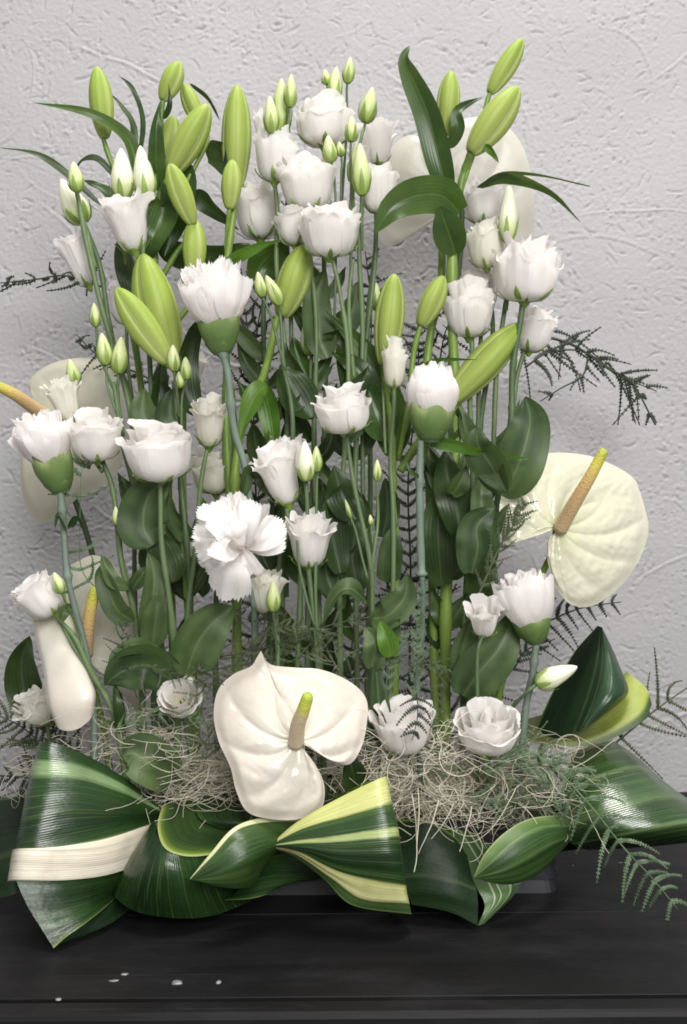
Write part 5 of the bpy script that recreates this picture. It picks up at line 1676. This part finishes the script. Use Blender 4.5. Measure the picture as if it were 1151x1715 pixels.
fern('dark fern comb under the cream anthurium at right', (860, 1060, 1.12),
     dict(pts=[(860, 1075), (920, 1040), (975, 1018), (1040, 1008)], pairs=9, plen=52, ang=68, droop=(0, 0, -.25), lobe=5, seed=7),
     dict(pts=[(800, 1180), (860, 1120), (880, 1090), (930, 1070)], pairs=8, plen=44, ang=60, lobe=5, seed=8))
fern('upright brown-green fern tip in front of the cream anthurium', (800, 1000, .96),
     dict(pts=[(800, 1000), (835, 920), (860, 880), (880, 838)], pairs=13, plen=40, ang=48, mat='fern_olive', lobe=4.5, r=2.4, seed=9))
fern('pale green fern trailing down over the table at right', (860, 1300, .95),
     dict(pts=[(850, 1290), (920, 1285, -.02), (985, 1345, -.04), (1045, 1420, -.05), (1092, 1470, -.055), (1136, 1524, -.055)], pairs=15, plen=78, ang=72, mat='fern_green', droop=(-.1, 0, -.75), lobe=5, r=1.8, seed=10, taper=.55))
fern('grey-green fern spread over the moss at right', (860, 1300, .93),
     dict(pts=[(800, 1290), (860, 1275), (920, 1290), (975, 1310)], pairs=9, plen=80, ang=40, mat='fern_green', droop=(0, 0, -.2), lobe=4.6, r=1.6, seed=11),
     dict(pts=[(790, 1320), (850, 1315), (900, 1330), (960, 1370)], pairs=8, plen=70, ang=40, mat='fern_olive', droop=(0, 0, -.2), lobe=4.6, r=1.6, seed=12))
fern('dense dark fern clump at the left edge above the tray', (60, 1330, 1.06),
     dict(pts=[(150, 1330), (90, 1270), (40, 1220), (-20, 1190)], pairs=16, plen=84, ang=66, mat='fern_olive', lobe=5.2, seed=13),
     dict(pts=[(150, 1310), (100, 1240), (80, 1200), (70, 1170)], pairs=13, plen=64, ang=62, mat='fern_olive', lobe=5.2, seed=14),
     dict(pts=[(140, 1345), (80, 1310), (20, 1300), (-40, 1300)], pairs=14, plen=60, ang=66, mat='fern_dark', lobe=5.2, seed=15))
fern('thin wiry fern stem curling beside the left carnation stem', (150, 1150, .96),
     dict(pts=[(160, 985), (136, 950), (134, 880), (136, 800), (142, 772)], pairs=7, plen=60, ang=82, mat='fern_green', lobe=5, r=1.0, seed=16, curl=.1))
fern('dark lacy fern behind the bare stems at centre right', (690, 1300, 1.12),
     dict(pts=[(690, 1330), (686, 1150), (688, 960), (684, 800), (700, 640), (700, 540)], pairs=40, plen=68, ang=72, lobe=5.0, r=2.4, seed=17, taper=.2, jit=22),
     dict(pts=[(560, 1330), (580, 1200), (590, 1080), (600, 960)], pairs=15, plen=90, ang=72, lobe=5, r=2.2, seed=18, taper=.2, jit=22))
fern('dark lacy fern behind the stems at centre left', (430, 1300, 1.13),
     dict(pts=[(420, 1330), (424, 1100), (430, 900), (425, 700), (430, 560), (455, 440)], pairs=34, plen=58, ang=66, lobe=5, r=2.4, seed=19, taper=.2, jit=22),
     dict(pts=[(430, 700), (420, 600), (410, 520), (385, 430)], pairs=10, plen=48, ang=60, lobe=5, seed=20))
fern('dark fern top behind the central lisianthus stems', (600, 700, 1.13),
     dict(pts=[(610, 760), (618, 640), (622, 520), (612, 420)], pairs=18, plen=44, ang=70, lobe=5, r=2, seed=21, taper=.2, jit=22),
     dict(pts=[(740, 740), (735, 640), (745, 560), (770, 510)], pairs=10, plen=56, ang=66, lobe=5, r=2, seed=22, taper=.2, jit=22))
fern('dark fern low behind the thick stems at right of centre', (760, 1300, 1.12),
     dict(pts=[(740, 1330), (735, 1180), (730, 1050), (740, 930)], pairs=18, plen=62, ang=68, lobe=5, r=2, seed=23, taper=.2, jit=22),
     dict(pts=[(600, 1310), (640, 1180), (650, 1060), (665, 960)], pairs=16, plen=54, ang=66, lobe=5, r=2, seed=24, taper=.2, jit=22))
fern('olive fern threads lying across the stems above the front anthurium', (420, 1120, .95),
     dict(pts=[(330, 1105), (420, 1090), (490, 1070), (560, 1045), (640, 1030)], pairs=14, plen=46, ang=40, mat='fern_olive', lobe=4, r=2, seed=25, taper=.3),
     dict(pts=[(300, 1130), (360, 1120), (420, 1110), (470, 1085)], pairs=9, plen=56, ang=45, mat='fern_olive', lobe=4, r=1.4, seed=26, taper=.3),
     dict(pts=[(210, 1060), (240, 1100), (290, 1120), (330, 1100)], pairs=6, plen=40, ang=55, mat='fern_olive', lobe=4, r=1.6, seed=27))
fern('little black fern tip crossing the open lisianthus on the moss', (680, 1200, .88),
     dict(pts=[(698, 1160), (700, 1185), (698, 1210), (690, 1240)], pairs=5, plen=40, ang=75, lobe=5, r=1.3, seed=28, droop=(-.2, 0, -.4)))
fern('pale yellow-green lichen-like fern wisp along the carnation stem', (700, 1180, .93),
     dict(pts=[(690, 1180), (700, 1100), (698, 1040), (708, 985)], pairs=14, plen=24, ang=50, mat='fern_green', lobe=4, r=1.2, seed=29, curl=.6),
     dict(pts=[(640, 1200), (650, 1130), (665, 1090), (680, 1060)], pairs=9, plen=24, ang=50, mat='fern_green', lobe=4, r=1.2, seed=30, curl=.6))

fern('fine wispy fern threads crossing the stems left of the front anthurium', (300, 1230, .92),
     dict(pts=[(200, 1110), (260, 1120), (320, 1140), (380, 1150)], pairs=12, plen=44, ang=50, mat='fern_olive', lobe=3, r=.9, seed=41, jit=26),
     dict(pts=[(180, 1230), (240, 1200), (310, 1200), (370, 1220)], pairs=12, plen=44, ang=50, mat='fern_green', lobe=3, r=.9, seed=42, jit=26),
     dict(pts=[(340, 1290), (350, 1230), (330, 1170), (340, 1110)], pairs=12, plen=40, ang=50, mat='fern_olive', lobe=3, r=.9, seed=43, jit=26),
     dict(pts=[(230, 1170), (215, 1120), (205, 1070), (215, 1040)], pairs=8, plen=36, ang=50, mat='fern_dark', lobe=3, r=.9, seed=44, jit=26))
fern('fine wispy fern threads between the two low blooms right of the front anthurium', (740, 1260, .925),
     dict(pts=[(620, 1120), (660, 1100), (700, 1110), (760, 1130)], pairs=12, plen=46, ang=50, mat='fern_olive', lobe=3, r=.9, seed=45, jit=26),
     dict(pts=[(740, 1290), (730, 1230), (740, 1170), (725, 1100)], pairs=12, plen=42, ang=50, mat='fern_olive', lobe=3, r=.9, seed=46, jit=26),
     dict(pts=[(800, 1300), (850, 1270), (900, 1262), (960, 1275)], pairs=13, plen=50, ang=45, mat='fern_green', lobe=3.4, r=.9, seed=47, jit=20),
     dict(pts=[(780, 1330), (830, 1345), (880, 1340), (940, 1350)], pairs=13, plen=46, ang=45, mat='fern_green', lobe=3.4, r=.9, seed=48, jit=20),
     dict(pts=[(690, 1310), (740, 1290), (790, 1290), (840, 1305)], pairs=11, plen=46, ang=45, mat='fern_olive', lobe=3.2, r=.9, seed=49, jit=20))
fern('fine wispy fern threads above the spathe tip of the front anthurium', (480, 1120, .93),
     dict(pts=[(400, 1110), (440, 1060), (500, 1050), (560, 1070)], pairs=12, plen=46, ang=50, mat='fern_olive', lobe=3, r=.9, seed=50, jit=26),
     dict(pts=[(480, 1110), (540, 1090), (600, 1100), (650, 1080)], pairs=12, plen=46, ang=50, mat='fern_olive', lobe=3, r=.9, seed=51, jit=26),
     dict(pts=[(330, 1060), (380, 1030), (430, 1040), (470, 1020)], pairs=10, plen=36, ang=50, mat='fern_dark', lobe=3, r=.9, seed=52, jit=26))

# ------------------------------------------------------------------ spanish moss: uncountable strands, one object
def build_moss():
    R = np.random.RandomState(11)
    mb = MB()

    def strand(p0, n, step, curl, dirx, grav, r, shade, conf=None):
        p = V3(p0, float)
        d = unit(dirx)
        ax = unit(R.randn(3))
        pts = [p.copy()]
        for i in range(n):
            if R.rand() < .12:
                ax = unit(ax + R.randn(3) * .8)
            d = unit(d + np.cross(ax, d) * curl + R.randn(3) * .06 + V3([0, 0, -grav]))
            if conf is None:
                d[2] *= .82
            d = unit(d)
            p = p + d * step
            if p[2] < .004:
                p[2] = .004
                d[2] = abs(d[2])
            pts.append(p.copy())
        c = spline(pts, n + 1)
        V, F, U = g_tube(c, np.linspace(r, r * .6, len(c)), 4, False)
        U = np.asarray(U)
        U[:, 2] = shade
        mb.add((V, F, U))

    def tuft(x0, x1, y0, y1, dn, df, cnt, ln=(14, 26), grav=.012, r=.00037, shade=(.3, 1), front=0):
        for k in range(cnt):
            x, y = R.uniform(x0, x1), R.uniform(y0, y1)
            d = R.uniform(dn, df)
            a = R.uniform(0, 6.283)
            strand(P(x, y, d), R.randint(*ln), .0050, R.uniform(.12, .55) * R.choice([-1, 1]), V3([math.cos(a), -.3 * R.rand(), math.sin(a) * .25]), grav, r * R.uniform(.65, 1.2), R.uniform(*shade))
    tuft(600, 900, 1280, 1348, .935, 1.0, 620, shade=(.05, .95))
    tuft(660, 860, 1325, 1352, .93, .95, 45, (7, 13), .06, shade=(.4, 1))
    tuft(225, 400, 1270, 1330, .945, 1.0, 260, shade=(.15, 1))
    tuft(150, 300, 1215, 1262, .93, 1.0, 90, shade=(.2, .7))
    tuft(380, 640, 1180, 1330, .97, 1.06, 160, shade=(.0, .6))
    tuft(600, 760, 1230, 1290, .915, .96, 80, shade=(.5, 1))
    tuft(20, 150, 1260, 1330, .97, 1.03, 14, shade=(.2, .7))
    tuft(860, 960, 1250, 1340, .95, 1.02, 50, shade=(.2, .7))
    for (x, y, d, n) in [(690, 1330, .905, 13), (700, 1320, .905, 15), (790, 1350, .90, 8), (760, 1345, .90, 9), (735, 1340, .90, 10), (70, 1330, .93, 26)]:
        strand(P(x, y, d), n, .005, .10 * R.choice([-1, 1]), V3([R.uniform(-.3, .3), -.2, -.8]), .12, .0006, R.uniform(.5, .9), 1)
    o = mk('spanish_moss', mb.get(), 'moss_strand', None, P(600, 1380, .97))
    tag(o, 'tangled pale cream moss strands covering the tray between the leaves', 'moss', None, 'stuff')


build_moss()
